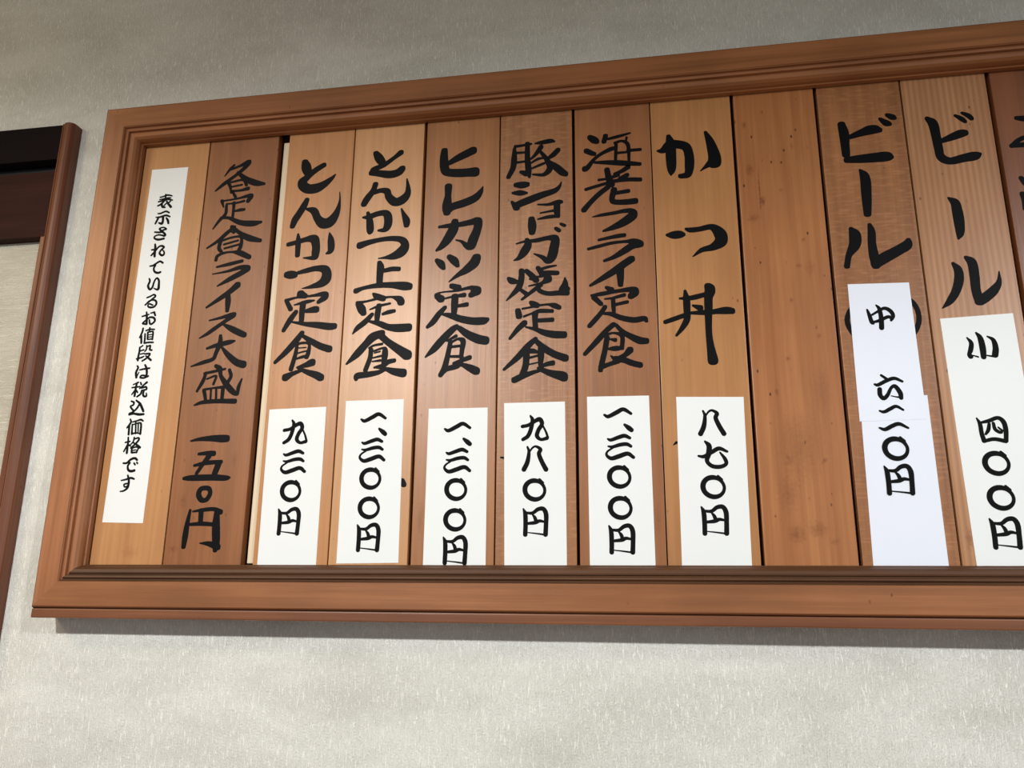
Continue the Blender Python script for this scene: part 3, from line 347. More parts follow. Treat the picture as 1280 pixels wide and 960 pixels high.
 ('7',[[(-29.14,1819.45,4.38),(-36.22,1813.42,4.38),(-43.79,1804.97,4.75),(-56.06,1791.9,3.41)],[(-26.85,1818.85,2.85),(-20.57,1811.7,4.16),(-12.47,1806.45,5.27),(-5.28,1802.74,6.56),(0.15,1802.01,5.61)],[(-35.37,1809.95,2.28),(-28.88,1811.11,1.9),(-21.59,1807.85,3.78),(-21.89,1796.23,3.76)],[(-35.44,1806.54,4.74),(-37.52,1794.98,4.72),(-40.53,1782.58,4.69),(-42.04,1775.93,4.12)],[(-33.15,1805.46,1.14),(-28.12,1804.26,3.78)],[(-34.75,1795.83,1.51),(-28.31,1796.03,4.71),(-22.81,1796.27,3.38)],[(-14.65,1793.99,5.99),(-19.33,1789.38,4.11),(-27.64,1785.89,3.74),(-32.14,1788.96,1.13)],[(-27.64,1785.89,5.62),(-20.37,1784.63,5.23),(-13.19,1781.47,5.21),(-6.01,1779.28,5.19)],[(-41.52,1778.78,4.68),(-33.23,1781.32,3.74),(-25.86,1783.9,4.67)]]),
 ('8',[[(17.66,1995.95,1.64),(22.95,1996.01,5.73),(29.88,2001.39,9.21),(37.53,2001.23,8.57),(45.02,1997.82,8.13),(47.46,1988.91,8.49),(47.44,1978.13,8.65),(45.59,1968.64,6.41),(40.32,1966.95,5.01),(38.44,1967.1,4.41)],[(28.81,2010.82,4.11),(30.35,2001.35,9.2),(30.3,1988.27,9.76),(30.3,1976.38,8.08),(29.52,1968.93,1.41)],[(64.23,2011.86,3.05),(67.94,2001.15,7.48),(70.95,1986.81,11.03),(71.02,1979.28,11.99),(68.66,1978.96,8),(62.83,1975.18,3.4),(57.45,1970.83,0.6)]]),
 ('8',[[(23.25,1906.36,2.35),(29.75,1905.91,7.42),(34.4,1906.1,7.41),(38.56,1905.8,3.5)],[(41.12,1911.28,2.34),(45.68,1909.93,4.87),(54.01,1910.36,4.85),(65.1,1911.62,5.81),(72.01,1903.98,10.59),(72.53,1896.82,10.55),(64.94,1891.26,6.71),(54.78,1888.9,4.23),(46.26,1882.88,0.77)]]),
 ('8',[[(58.37,1852.2,6.59),(59.98,1848.65,9.39),(58.28,1841.87,7.49),(57.73,1831.16,7.08),(57.13,1819.56,5.93),(56.88,1806.12,5.52),(57.61,1794.66,6.4),(59.11,1781.37,9.08)],[(32.55,1841.82,1.89),(43.42,1841.91,4.52),(55.27,1844.49,4.13)],[(37.4,1848.95,2.27),(38.36,1840.02,6.03),(38.37,1830.23,6),(37.97,1821.49,5.6),(34.04,1813.94,4.28),(27.86,1806.04,1.86)],[(18.48,1819.55,3.75),(26.27,1822.08,4.12),(35.43,1825.02,4.12)],[(42.73,1827.08,2.8),(53.49,1827.01,4.66),(62.43,1827.23,4.64)],[(43.97,1834.33,1.87),(50.13,1831.56,5.61)],[(63.34,1827.47,4.64),(73.15,1827.93,6.85),(78.43,1827.17,5.54)]]),
 ('4',[[(-226.98,1676.35,4.72),(-225.11,1673.07,4.71)]]),
 ('10',[[(189.65,2007.91,6.84),(191.02,1998.19,8.74),(190.95,1987.62,7.73),(190.89,1977.12,7.11)],[(191.2,1970.82,5.75),(201.84,1970.92,8.02),(216.84,1971.15,9.5),(225.63,1971.41,9.48),(230.34,1970.47,3.78)],[(196.05,1994.53,4.26),(206.17,1997.81,6.77),(216.22,2000.55,9.26),(222.75,1999.4,4.81)],[(224.35,2010.91,2.9),(229.19,2006.18,5.78),(232.14,2004.83,3.85)],[(230.93,2014.51,3.48),(235.09,2011.97,5.4),(237.17,2010.7,3.47)]]),
 ('10',[[(201.64,1959.54,1.9),(205.21,1951,8.5),(204.75,1932.69,8.61),(203.91,1915.12,6.49)]]),
 ('10',[[(188.26,1900.8,3.7),(191.06,1893.66,10.13),(189.8,1884.87,9.17),(184.19,1875.43,5.12),(181.5,1864.88,4.92)],[(204.52,1903.61,3.32),(205.55,1896.6,6.43),(204.82,1884.83,6.94),(205.36,1873.08,8.16),(206.19,1864.3,7.22)],[(206.38,1866.22,9.04),(215.39,1871.46,9.4),(226.13,1877.07,8.67),(234.25,1881.87,8.12),(236.03,1886.62,3.62)]]),
 ('10',[[(209.43,1837.79,3.56),(189.57,1832.72,3.57),(176.81,1813.58,3.91),(185.93,1794.53,3.85),(204.3,1787.27,3.47),(226.43,1794.51,3.8),(236.4,1810.6,4),(231.79,1828.54,3.86),(209.43,1837.79,3.56)]]),
 ('11',[[(265.32,2007.39,3.81),(269.82,2001.16,8.16),(270.96,1988.52,7.91),(271.66,1976.04,7.49),(272.71,1966.7,7.08),(279.83,1961.98,6.86),(291.97,1963.96,7.76),(300.59,1965.23,8.3),(305.86,1966.8,2.76)],[(275.04,1982.95,4.13),(284.45,1986.21,6.56),(292.51,1989.08,7.49),(295.98,1989.47,5.61)],[(289.68,2008.12,2.27),(294.4,2004.51,4.15),(297.41,2001.08,3.2)],[(295.95,2010.12,2.46),(300.73,2007.02,4.14),(303.3,2003.63,3.76)]]),
 ('11',[[(274.16,1925.19,1.82),(278.98,1919.85,7.26),(279.85,1911.89,8.67),(280.16,1902.05,8.8),(279.68,1891.37,6.79),(277.68,1885.21,1.78)]]),
 ('11',[[(270.29,1861.71,2.65),(273.62,1855.33,6.68),(273.41,1846.84,7.52),(269.61,1835.8,6.62),(263.63,1826.81,5.21),(256.76,1820.49,0.69)],[(281.59,1866.71,3.17),(285.82,1861.21,7.55),(286.31,1848.9,7.84),(285.87,1835.81,7.44),(287.39,1825.52,7.74)],[(287.79,1825.49,7.74),(293.06,1828.91,7.74),(300.29,1834.99,6.89),(305.26,1842.15,3.97),(306.56,1851.9,0.69)]]),
 ('12',[[(341.07,2000.41,3.71),(347.21,1999.29,5.55),(352.24,1999.31,4.61)],[(333.05,1972.46,3.66),(340.19,1972.82,4.57),(348.47,1972.57,4.56)],[(333.6,1973.43,2.75),(339.17,1977.49,3.67),(344.53,1980.05,3.66),(349.67,1981.09,3.66)],[(336.47,1940.01,3.6),(339.18,1935.82,5.38),(342.69,1931.58,6.26)],[(335.52,1924.28,4.46),(336.73,1918.31,5.33),(336.46,1910.52,5.31)]]),
 ('6',[[(-134.1,1696.45,1.3),(-131.78,1696.13,1.66)]]),
 ('8',[[(20.96,1704.5,0.44),(23.66,1706.69,1.94)]]),
 ('1p',[[(-511.18,1987.66,1.43),(-507.17,1988.53,1.55),(-502.61,1989.66,1.78),(-497.46,1988.36,1.19)],[(-511.43,1985.01,1.19),(-506.79,1985.53,1.42),(-501.6,1986.31,1.3),(-498.64,1986.08,1.18)],[(-512.57,1982.43,1.54),(-507.71,1983.53,1.66),(-501.97,1984.56,1.78),(-496.53,1983.25,1.3)],[(-505.07,1990.45,1.66),(-504.78,1983.6,1.78)],[(-506.41,1982.54,2.01),(-509.51,1979.23,2.13),(-512.84,1977.72,1.54)],[(-508.4,1979.74,2.01),(-507.34,1976.11,2.01),(-504.31,1975.29,1.65)],[(-502.85,1982.26,1.66),(-500.7,1979.14,2.13),(-497.3,1975.34,2.59)],[(-503.14,1979.92,1.42),(-505.72,1977.17,1.18)],[(-498.71,1981.94,1.54),(-501.36,1979.78,1.42)]]),
 ('1p',[[(-511.34,1968.47,1.3),(-508.12,1968.52,1.65),(-502.52,1970.45,1.77),(-498.5,1968.68,1.53)],[(-513.12,1964.2,1.18),(-508.73,1964.17,1.76),(-501.92,1965.71,2),(-497.02,1963.88,1.52)],[(-510.17,1963.98,2.12),(-511.7,1959.99,2.12),(-513.04,1956.88,1.76)],[(-504.86,1963.59,2.35),(-504.62,1959.48,2.35),(-505.38,1956.32,2.58),(-509.03,1957.46,1.41)],[(-500.95,1962.71,1.41),(-498.82,1959.63,2.34),(-497.82,1956.36,2.1)]]),
 ('1p',[[(-499.27,1949.49,1.52),(-501.84,1951.41,1.4),(-504.78,1951.62,1.4),(-507.23,1950.34,1.75),(-504.29,1947.81,1.98),(-502.09,1948.82,1.75),(-499.27,1949.49,1.4)],[(-512.32,1946.93,1.4),(-507.58,1946.31,1.98),(-502.93,1946.27,1.98),(-499.59,1942.85,2.09),(-501.16,1941.52,1.74)],[(-500.02,1941.73,1.74),(-507.2,1943.38,1.51),(-511.67,1941.96,1.52),(-511.66,1939.64,1.75),(-507.07,1937.88,2.32),(-500.78,1938.61,2.09)]]),
 ('1p',[[(-510.15,1932.62,1.74),(-509.4,1929.12,2.32),(-509.3,1923.96,2.54),(-508.91,1918.79,2.31)],[(-513.12,1926.5,1.51),(-510.23,1926.6,1.74)],[(-512.86,1920.19,1.73),(-508.87,1925.07,1.73),(-505.39,1929.43,1.74),(-502.04,1930.35,1.97),(-499.48,1928.46,2.08),(-502.53,1925.23,1.85),(-503.54,1921.87,1.96),(-500.63,1919.39,2.07),(-498.45,1920.39,1.96),(-498.53,1923.25,1.38),(-500.2,1925.07,1.15)]]),
 ('1p',[[(-512.67,1907.94,1.38),(-509.01,1908.56,1.95),(-504.23,1911.66,1.95),(-501.48,1912.62,1.95),(-498.36,1910.72,1.72)],[(-506.69,1908.41,1.95),(-507.98,1905.09,1.83),(-506.62,1901.34,1.94),(-502.67,1899.69,2.28),(-499.89,1900.36,2.05)]]),
 ('1p',[[(-511.65,1893.75,1.37),(-510.65,1890.6,1.94),(-512,1885.64,2.27),(-509.45,1881.58,2.04),(-506.87,1883.67,1.93),(-505.46,1890.3,1.71),(-503.05,1893.8,1.71),(-500.41,1891.12,1.93),(-499.76,1886.05,2.27),(-499.75,1881.58,2.49),(-501.97,1881.15,1.7),(-505.03,1882.72,0.68)]]),
 ('1p',[[(-511.38,1872.5,1.47),(-507.83,1873.69,1.58),(-504.07,1875.43,1.69),(-502.09,1873.38,1.92),(-505.66,1870.25,1.69),(-512.31,1864.52,1.69)],[(-512.31,1864.52,1.13),(-508.81,1868.2,1.58),(-504.44,1869.63,1.69),(-500.86,1868.33,1.91),(-499.85,1864.96,1.91),(-502.27,1861.78,1.91),(-506.77,1861.47,1.91),(-509.29,1863.25,1.35),(-507.86,1865.39,1.46),(-503.67,1863.78,1.35)]]),
 ('1p',[[(-509.79,1856.4,1.46),(-508.8,1851.13,2.13),(-508.05,1843.44,2.23)],[(-514.02,1851.94,1.46),(-510.16,1852.84,1.68),(-506.88,1853.77,1.34)],[(-508.01,1843.17,1.89),(-512.4,1844.2,1.9),(-509.42,1847.33,1.68),(-505.3,1850.41,1.79),(-500.67,1849.63,2.01),(-499.1,1846.27,2),(-502.07,1843.15,1.89),(-504.42,1843.81,1.89),(-505.5,1847.68,1.56)],[(-500.94,1855.94,1.68),(-504.78,1855.04,1.12)],[(-500.86,1855.38,1.9),(-499.33,1852.29,1.67)]]),
 ('1p',[[(-511.37,1838.7,1.67),(-511.7,1834.91,1.89),(-513.73,1829.04,1.66)],[(-512.24,1830.6,2),(-511.21,1822.99,1.99)],[(-507.62,1836.08,1.33),(-503.55,1837.24,1.55),(-498.44,1836.99,1.44)],[(-503.76,1838.88,1.56),(-503.82,1835.08,1.66)],[(-508.28,1832.58,1.55),(-507.83,1827.15,1.77),(-507.81,1822.84,1.66)],[(-505.38,1834.07,1.66),(-504.71,1827.01,1.66)],[(-505.38,1834.07,1.33),(-500.42,1834.92,1.44),(-499.36,1833.25,1.66),(-499.27,1826.22,1.65)],[(-504.73,1831.33,0.89),(-499.99,1831.65,0.88)],[(-504.4,1828.89,0.88),(-499.67,1829.21,0.88)],[(-504.36,1826.45,1.33),(-499.34,1826.76,1.32)],[(-507.77,1822.57,1.55),(-502.79,1823.15,1.65),(-498,1822.94,1.54)]]),
 ('1p',[[(-512.24,1818.19,1.65),(-512.14,1813.36,1.87),(-512.61,1808.56,1.98),(-512.58,1804.29,1.86)],[(-512.45,1817.66,1.1),(-509.1,1819.94,1.32)],[(-511.16,1814.39,1.32),(-507.35,1815.3,1.32)],[(-510.4,1810.88,1.1),(-506.84,1811.53,1.32)],[(-514.21,1805.96,1.43),(-508.51,1807.33,1.64),(-506.4,1808.3,1.1)],[(-504.58,1819.74,1.32),(-504.6,1815.71,1.43),(-506,1813.63,1.21)],[(-503.34,1818.88,1.43),(-500.63,1819.56,1.54),(-500.66,1815.54,1.87),(-498.3,1814.64,1.54)],[(-505.64,1810.94,1.43),(-500.01,1810.7,1.86),(-502.81,1806.56,1.75),(-507.44,1803.55,1.64)],[(-504.22,1808.75,1.32),(-501.12,1806.49,1.86),(-498,1803.96,1.96)]]),
 ('1p',[[(-512.33,1798.43,1.31),(-511.19,1796.27,1.86),(-512.78,1791.56,2.18),(-511.77,1786.25,2.17)],[(-511.77,1786.25,1.09),(-509.69,1791.44,0.98)],[(-508.94,1794.06,1.31),(-504.03,1794.93,1.74),(-498.26,1795.49,1.63)],[(-503.77,1799.15,1.64),(-501.94,1795.9,1.96),(-500.73,1791.1,2.17),(-500.79,1787.42,1.84)],[(-498.81,1787.08,1.84),(-503.3,1785.4,1.63),(-507.29,1786.08,1.74),(-505.9,1788.13,1.52),(-500.24,1787.39,1.84)]]),
 ('1p',[[(-514.06,1778.7,1.08),(-508.8,1780.88,1.62)],[(-515.02,1775.59,1.3),(-510.9,1775.97,1.51),(-506.51,1776.34,1.4)],[(-510.26,1779.36,1.84),(-510.79,1775.18,1.95),(-511.02,1766.84,2.15)],[(-511.06,1773.1,1.62),(-514.31,1768.51,1.29)],[(-509.87,1772.54,1.4),(-508.19,1770.39,1.29)],[(-506.28,1780.79,1.19),(-505.16,1778.65,1.62)],[(-499.32,1780.54,2.16),(-502.3,1778.02,1.62),(-506.26,1774.5,1.3)],[(-504.1,1774.95,1.62),(-499.79,1775.84,1.83),(-498.88,1773.2,1.61),(-503.74,1772.33,1.4)],[(-503.74,1772.33,1.62),(-504.63,1768.71,1.83),(-508.13,1765.96,1.61)],[(-501.31,1772.77,1.62),(-501.79,1768.09,1.93),(-500.12,1765.96,1.82),(-497.97,1766.41,1.82),(-498.36,1769.28,1.07)]]),
 ('1p',[[(-513.88,1761.48,1.29),(-510.92,1760.08,1.83),(-511.11,1757.5,1.61),(-513.95,1756.04,1.61),(-511.57,1752.86,1.61),(-509.62,1750.74,1.82),(-514.31,1748.82,1.28)],[(-508.43,1762.08,1.4),(-504.11,1758.83,2.14),(-501.33,1754.61,2.35),(-499.15,1750.69,2.13)],[(-504.52,1757.81,1.82),(-506.72,1753.75,1.82),(-509.62,1750.74,1.6)],[(-514.17,1747.79,2.14),(-509.29,1748.41,1.92),(-503.66,1747.48,2.45),(-498.45,1747.58,1.91)]]),
 ('1p',[[(-512.37,1742.85,1.28),(-511.14,1740,1.81),(-512.65,1736.97,1.91),(-514.73,1734.22,1.49)],[(-512.5,1735.94,1.91),(-512.1,1727.27,1.9)],[(-509.21,1739.95,1.17),(-504.94,1740.85,1.49),(-500.71,1742.01,1.7),(-498.06,1740.66,1.38)],[(-509.41,1737.39,1.38),(-508.6,1727.69,1.8)],[(-509.33,1736.88,1.06),(-502.46,1738.74,1.38),(-499.77,1737.13,1.8),(-499.27,1727.46,1.9)],[(-505.83,1739.34,1.38),(-504.55,1728.1,1.48)],[(-503.01,1738.75,1.38),(-501.88,1728.54,1.05)],[(-508.6,1727.69,1.59),(-504.35,1728.6,1.37),(-499.31,1727.72,1.05)]]),
 ('1p',[[(-511.95,1724.23,1.37),(-511.5,1719.15,1.79),(-511.37,1708.57,2.1)],[(-514.52,1719.22,1.27),(-509.73,1720.12,1.37)],[(-511.49,1717.13,1.79),(-514.87,1710.15,1.36)],[(-510.32,1716.6,1.58),(-508.54,1715.55,1.37)],[(-505.36,1724.07,1.26),(-505.89,1720.03,1.37),(-508.2,1717.06,1.16)],[(-504.6,1722.53,1.26),(-500.9,1723.45,1.68),(-500.08,1721.41,1.79),(-503.82,1716.96,1.78),(-507.71,1713.52,1.36)],[(-505.13,1718.5,1.26),(-501.57,1716.4,1.89),(-497.95,1713.81,2.3)],[(-506.54,1712.99,1.57),(-506.25,1708.97,1.88)],[(-506.54,1712.99,1.05),(-502.38,1714.41,1.36),(-499.51,1713.34,1.36),(-501.07,1708.86,1.78)],[(-505.4,1708.7,1.57),(-500.56,1709.1,1.36)],[(-505.17,1710.95,0.94),(-501.96,1711.38,0.94)]]),
 ('1p',[[(-513.73,1698.36,1.46),(-509.95,1698.54,1.88),(-506.08,1701.96,2.09),(-501.9,1703.12,2.08),(-499.21,1701.32,1.87)],[(-506.68,1698.48,1.87),(-508.43,1695.52,1.77),(-507.33,1691.53,2.08),(-503.9,1690.23,2.28),(-500.75,1690.91,2.28)],[(-502.02,1698.14,1.46),(-500.73,1696.62,1.45)],[(-499.14,1698.83,1.35),(-498.19,1697.82,1.35)]]),
 ('1p',[[(-513.44,1681.23,1.04),(-508.71,1682.15,1.55),(-503.5,1683.55,1.86),(-499.85,1682.5,1.44)],[(-507.1,1686.07,1.55),(-505.39,1681.6,1.86),(-505.1,1677.66,2.06),(-505.89,1673.74,2.06),(-509.29,1671.09,1.54),(-512.97,1670.41,1.03)],[(-505.63,1675.7,1.24),(-508.73,1674.76,1.34),(-509.9,1677.24,1.34),(-506.52,1678.17,1.34)]]),
 ('10p',[[(202.37,1825.89,1.42),(204.54,1822.49,3.18),(205.35,1814.02,3.87),(204.83,1804.75,4.2)],[(194.44,1822.07,1.6),(195.65,1817.32,3),(197.1,1810.7,3.52),(198.21,1809.25,2.29)],[(198.15,1817.19,1.77),(202.59,1819.77,2.12),(208.74,1822.73,3),(213.47,1820.14,3.52),(215.47,1815.37,3.16),(213.38,1811.29,2.1)],[(198.3,1810.18,2.11),(204.29,1811.74,2.81),(211.24,1814.66,2.98),(214.35,1812.64,2.63)]]),
 ('10p',[[(200.05,1761.57,2.06),(204.57,1757.81,2.39)],[(193.95,1753.72,1.71),(196.75,1753.17,2.9),(203.62,1756.5,3.07),(210.35,1758.49,2.9),(216.54,1755.59,2.04)],[(197.57,1749.12,3.75),(197.49,1744.22,3.74),(200.01,1741.03,3.39),(203.56,1744.02,3.05),(207.04,1750.13,2.55),(210.41,1751.35,3.4),(213.84,1745.45,3.89),(214.17,1741.01,3.37)],[(214.22,1741.45,2.02),(210.24,1742.03,1.01),(206.3,1743.04,0.68)]]),
 ('10p',[[(195.66,1730.13,1.52),(199.21,1729.14,2.69),(204.31,1731.63,3.03),(209.36,1733.67,2.69),(214.65,1730.44,1.68)],[(194.17,1715.29,1.51),(198.45,1713.87,3.01),(204.38,1716.76,3.34),(210.16,1718.34,3),(216.96,1714.68,1.66)]]),
 ('11p',[[(273.16,1792.37,1.36),(275.78,1787.73,3.39),(274.6,1781.48,3.88),(272.91,1777.52,3.03),(273.87,1775.69,4.21)],[(280.89,1796.54,1.7),(283.49,1791.89,4.23),(284.32,1782.85,5.05),(284.08,1774.81,4.19)],[(289.2,1792.99,1.18),(293.53,1789.63,3.37),(294.56,1782.41,4.7),(293.34,1776.21,5.02)],[(275.96,1776.49,0.84),(279.74,1774.99,1.34)],[(286.61,1776.05,1.01),(291.6,1774.94,1.67)]]),
 ('11p',[[(271.77,1721.53,1.23),(273.71,1716.47,3.12),(274,1708.63,3.38),(275.11,1702.24,3.77)],[(275.19,1717.86,2.04),(281.17,1719.12,3.12),(287.92,1721.43,3.11),(291.99,1718.1,3.78),(292.95,1710.98,3.76),(292.04,1701.84,3.34)],[(275.07,1701.89,2.69),(282.98,1703.46,3.09),(291.67,1701.5,3.34)],[(280.8,1716.28,2.44),(279.51,1711.33,2.97),(277.13,1707.85,1.89)],[(284.11,1716.9,2.43),(284.74,1711.91,2.83),(287.61,1709.35,2.69),(289.48,1708.95,2.02)],[(287.48,1713.25,1.35),(290.3,1710.34,1.75)]])]
PAPERS = [
 ('1p',[(-525.27,2021.87),(-482.55,2021.58),(-484.63,1639.44),(-528.07,1640.51)],0),
 ('3p',[(-364.1,1748.3),(-305.81,1749.3),(-305.37,1599.73),(-363.01,1599.64)],0),
 ('4p',[(-286.14,1754.39),(-228.48,1754.33),(-227.05,1602.31),(-285.82,1601.54)],0),
 ('5p',[(-203.81,1744.22),(-147.19,1743.64),(-146.79,1599.96),(-204.08,1599.88)],0),
 ('6p',[(-131.73,1747.37),(-75.07,1747.08),(-74.52,1600.07),(-129.88,1599.99)],0),
 ('7p',[(-54.85,1750.95),(1.08,1750.22),(1.6,1600.19),(-54.48,1600.1)],0),
 ('8p',[(25.11,1748.17),(83.59,1746.24),(81.44,1600.31),(23.76,1600.22)],0),
 ('10b',[(180.65,1742.47),(235.41,1742.78),(235.57,1600.22),(177.82,1600.13)],0),
 ('10p',[(180.32,1847.1),(231.85,1845.85),(232.72,1721.88),(178.64,1721.3)],1),
 ('11p',[(253.59,1810.85),(312.36,1812.99),(314.91,1600.35),(256.59,1600.25)],0)]
TEMPLATES = {
 'yen': [[(-10.96,11.84,1.31),(-9.24,7.28,3.74),(-8.9,-1.77,3.91),(-9.13,-10.77,3.89)],[(-8.82,8.37,2.06),(-2.57,8.15,2.8),(2.05,11.3,3.36),(6.82,11.73,3.73),(9.45,7.18,4.09),(9.44,-1.84,3.88),(8.97,-10.8,4.05)],[(-2.68,6.79,1.31),(-0.61,4.07,2.79),(0.53,0.72,3.16)],[(-6.35,-1.06,2.42),(-0.17,-0.36,3.16),(3.57,1.07,2.78),(7.42,0.42,1.85)],[(-7.33,-8.98,0.74),(0.36,-9.89,1.11),(7.07,-10.79,1.47)]],
 'circle': [[(4.04,7.32,3.4),(7.49,4.15,2.82),(8.96,-0.09,2.63),(7.94,-4.29,2.81),(4.83,-7.28,3.37),(0.47,-8.43,3.94),(-4.12,-7.2,4.13),(-7.58,-4.15,4.14),(-8.99,0.09,4.34),(-8.07,4.32,4.35),(-4.96,7.43,4.17),(-0.47,8.49,4.16),(4.04,7.32,3.4)],[(4.21,9.54,2.08),(6.89,6.37,2.83)]],
 'three': [[(-10.26,7.4,1.56),(-7.44,6.38,2.92),(-0.66,8.62,3.5),(4.68,9.93,3.5),(9.2,7.9,2.71)],[(-10.07,0.7,1.36),(-6.1,0.13,2.72),(0.69,1.89,3.29),(6.55,2.24,3.29),(10.08,0.26,2.51)],[(-6.05,-0.82,1.55),(-10.78,-4.06,1.74),(-11.57,-7.37,2.32),(-7.47,-10.3,3.47),(-0.71,-8.54,4.05),(7,-6.33,3.66),(12.05,-9.74,2.88)]],
 'one': [[(-12.34,-1.5,1.97),(-8.77,-3.06,3.35),(-1.03,0.62,3.93),(4.79,3.17,3.54),(11.42,-0.91,2.55)]],
 'comma': [[(-3.3,2.98,2.34),(0.3,-0.01,4.28),(2.56,-1.99,3.89)]],
 'nine': [[(-4.28,11.28,1.68),(-2.42,7.46,3.36),(-3.79,-0.93,3.72),(-6.54,-7.38,3.71),(-11.15,-10.53,3.15)],[(-11.68,1.62,3.17),(-5.65,2.86,3.17),(0.83,6.9,3.73),(4.53,7.74,4.1),(6.37,3.47,3.71),(3.14,-2.04,3.71),(1.76,-7.59,3.7),(5.44,-10.92,2.77),(10.95,-9.85,3.32)],[(7.29,1.58,1.48),(10.05,-4.08,1.85),(11.68,-9.22,2.21)]],
 'eight': [[(-6.83,11.09,1.66),(-5.43,6.45,2.76),(-6.77,-2.71,4.03),(-9.95,-9.5,4.2)],[(-5.43,5.53,1.29),(-2.22,10.06,1.66),(0.99,11.37,2.02),(5.12,8.52,3.3),(3.75,4.41,3.67),(6.48,-2.96,4.01),(10.11,-9.85,4.18)]],
 'seven': [[(-5.98,11.79,1.75),(-2.76,7.7,4.37),(-3.55,0.6,4.35),(-5.15,-5.56,3.47),(-1.13,-10.04,3.46),(5.62,-10.87,3.45),(10.84,-8.51,3.1),(10.24,-4.1,3.11),(6.32,1.72,1.39)],[(-12.2,-0.99,1.74),(-7.51,-1.53,3.13),(-0.47,2.31,3.48),(5.66,5.28,3.48),(12.31,2.48,2.08)]]}
INSTANCES = [
 ('3p','nine',-335.17,1725.54),
 ('3p','three',-335.25,1696.56),
 ('3p','circle',-335.24,1668.34),
 ('3p','yen',-335.18,1639.68),
 ('4p','one',-257.29,1737.26),
 ('4p','comma',-247.94,1723.08),
 ('4p','three',-257.38,1706.07),
 ('4p','circle',-257.26,1678.94),
 ('4p','circle',-257.23,1651.79),
 ('4p','yen',-256.71,1624.48),
 ('5p','one',-175.13,1725.77),
 ('5p','comma',-166.04,1711.57),
 ('5p','three',-175.15,1694.58),
 ('5p','circle',-175.26,1667.61),
 ('5p','circle',-175.42,1640.2),
 ('5p','yen',-174.91,1612.94),
 ('6p','nine',-102.68,1723.18),
 ('6p','eight',-102.86,1694.56),
 ('6p','circle',-102.82,1666.27),
 ('6p','yen',-102.21,1637.68),
 ('7p','one',-26.99,1734.98),
 ('7p','comma',-18.06,1720.88),
 ('7p','three',-26.47,1703.88),
 ('7p','circle',-27.01,1676.73),
 ('7p','circle',-26.79,1649.52),
 ('7p','yen',-26.37,1622.21),
 ('8p','eight',54.76,1723.43),
 ('8p','seven',54.3,1695.18),
 ('8p','circle',53.53,1666.66),
 ('8p','yen',53.27,1637.88),
 ('10p','circle',205.51,1697.04),
 ('10p','yen',205.47,1670.29),
 ('11p','circle',282.37,1683.02),
 ('11p','circle',282.23,1654.6),
 ('11p','yen',281.73,1625.82)]
# x0, x1 of each plank, light and dark wood colour, ring strength, ripple, spots
PLANKS = [
 (-0.5359, -0.4602, (214,156,102), (182,122,74), .3, 0, 0, 'light tan plank at the left end with a long narrow white notice of small writing'),
 (-0.4588, -0.3800, (172,110,66), (132,80,44), .25, 0, .35, 'reddish brown menu plank beside the cream strip, painted price and no paper'),
 (-0.3678, -0.2950, (214,152,98), (184,122,74), .2, 0, 0, 'orange tan menu plank just right of the cream strip'),
 (-0.2938, -0.2190, (228,172,120), (196,138,90), .25, 0, 0, 'palest tan menu plank, fourth from the left, painted with seven characters'),
 (-0.2158, -0.1396, (188,128,78), (150,94,54), .4, 0, .15, 'brown menu plank with six characters, its price paper printed right down to the frame'),
 (-0.1384, -0.0658, (186,130,86), (144,92,56), .45, .3, .1, 'rippled brown menu plank with eight densely painted characters'),
 (-0.0630, 0.0112, (180,120,76), (140,86,50), .25, 0, .1, 'dark reddish menu plank left of the plank with three large characters'),
 (0.0122, 0.0890, (204,146,92), (170,112,66), .3, 0, .05, 'tan menu plank with three large widely spaced characters'),
 (0.0922, 0.1668, (198,134,82), (156,92,50), .4, 0, 1.0, 'blank knotty speckled plank without any writing'),
 (0.1700, 0.2446, (176,118,74), (132,82,48), .4, .35, .2, 'dark rippled plank with circled character under a two-sheet bluish white paper'),
 (0.2462, 0.3200, (208,154,110), (174,120,80), .85, 0, .15, 'straight-grained light plank with wide white price paper cut by the photo edge'),
 (0.3240, 0.3985, (158,96,60), (114,66,38), .2, 0, .1, 'dark reddish plank cut off by the right edge of the photo'),
]
# dark stains and knots: plank number -> (x, z, half width, half height in mm, strength)
STAINS = {9: [(101, 2016, 3, 5, .7), (103, 1968, 5, 9, .55), (112.5, 1935, 4, 7, .85), (110.5, 1945, 1.2, 34, .8), (103, 1918, 7, 5, .6), (120, 1626, 9, 10, .6),
              (137, 1630, 10, 9, .5), (128, 1700, 22, 40, .3), (115, 1660, 12, 20, .35), (150, 1750, 10, 30, .25), (150, 1620, 5, 4, .4), (124, 1780, 3, 3, .7), (140, 1868, 3, 4, .6), (146, 1893, 3, 3, .5), (131, 1835, 2.5, 3, .6), (152, 1800, 3, 4, .5), (112, 1750, 3, 5, .5), (118, 1690, 4, 6, .5), (147, 1688, 3, 4, .6), (130, 1945, 3, 3, .4), (143, 1990, 2.5, 4, .4), (105, 1722, 1.6, 1.6, .7), (150, 1865, 6, 10, .3)],
          2: [(-445, 1660, 5, 8, .4), (-396, 1700, 4, 10, .35), (-400, 1850, 8, 14, .3), (-388, 1790, 5, 20, .35), (-450, 1615, 6, 5, .5)],
          5: [(-190, 1700, 7, 24, .35), (-208, 1640, 4, 20, .4)], 10: [(180, 1700, 4, 18, .3), (238, 1640, 3, 14, .4)],
          11: [(254, 1622, 4, 12, .5)], 7: [(5, 1640, 4, 20, .3)], 1: [(-495, 1612, 12, 8, .2)]}
YF = -0.0150          # front face of the planks
PZ0, PZ1 = 1.5965, 2.0535
PI = math.pi
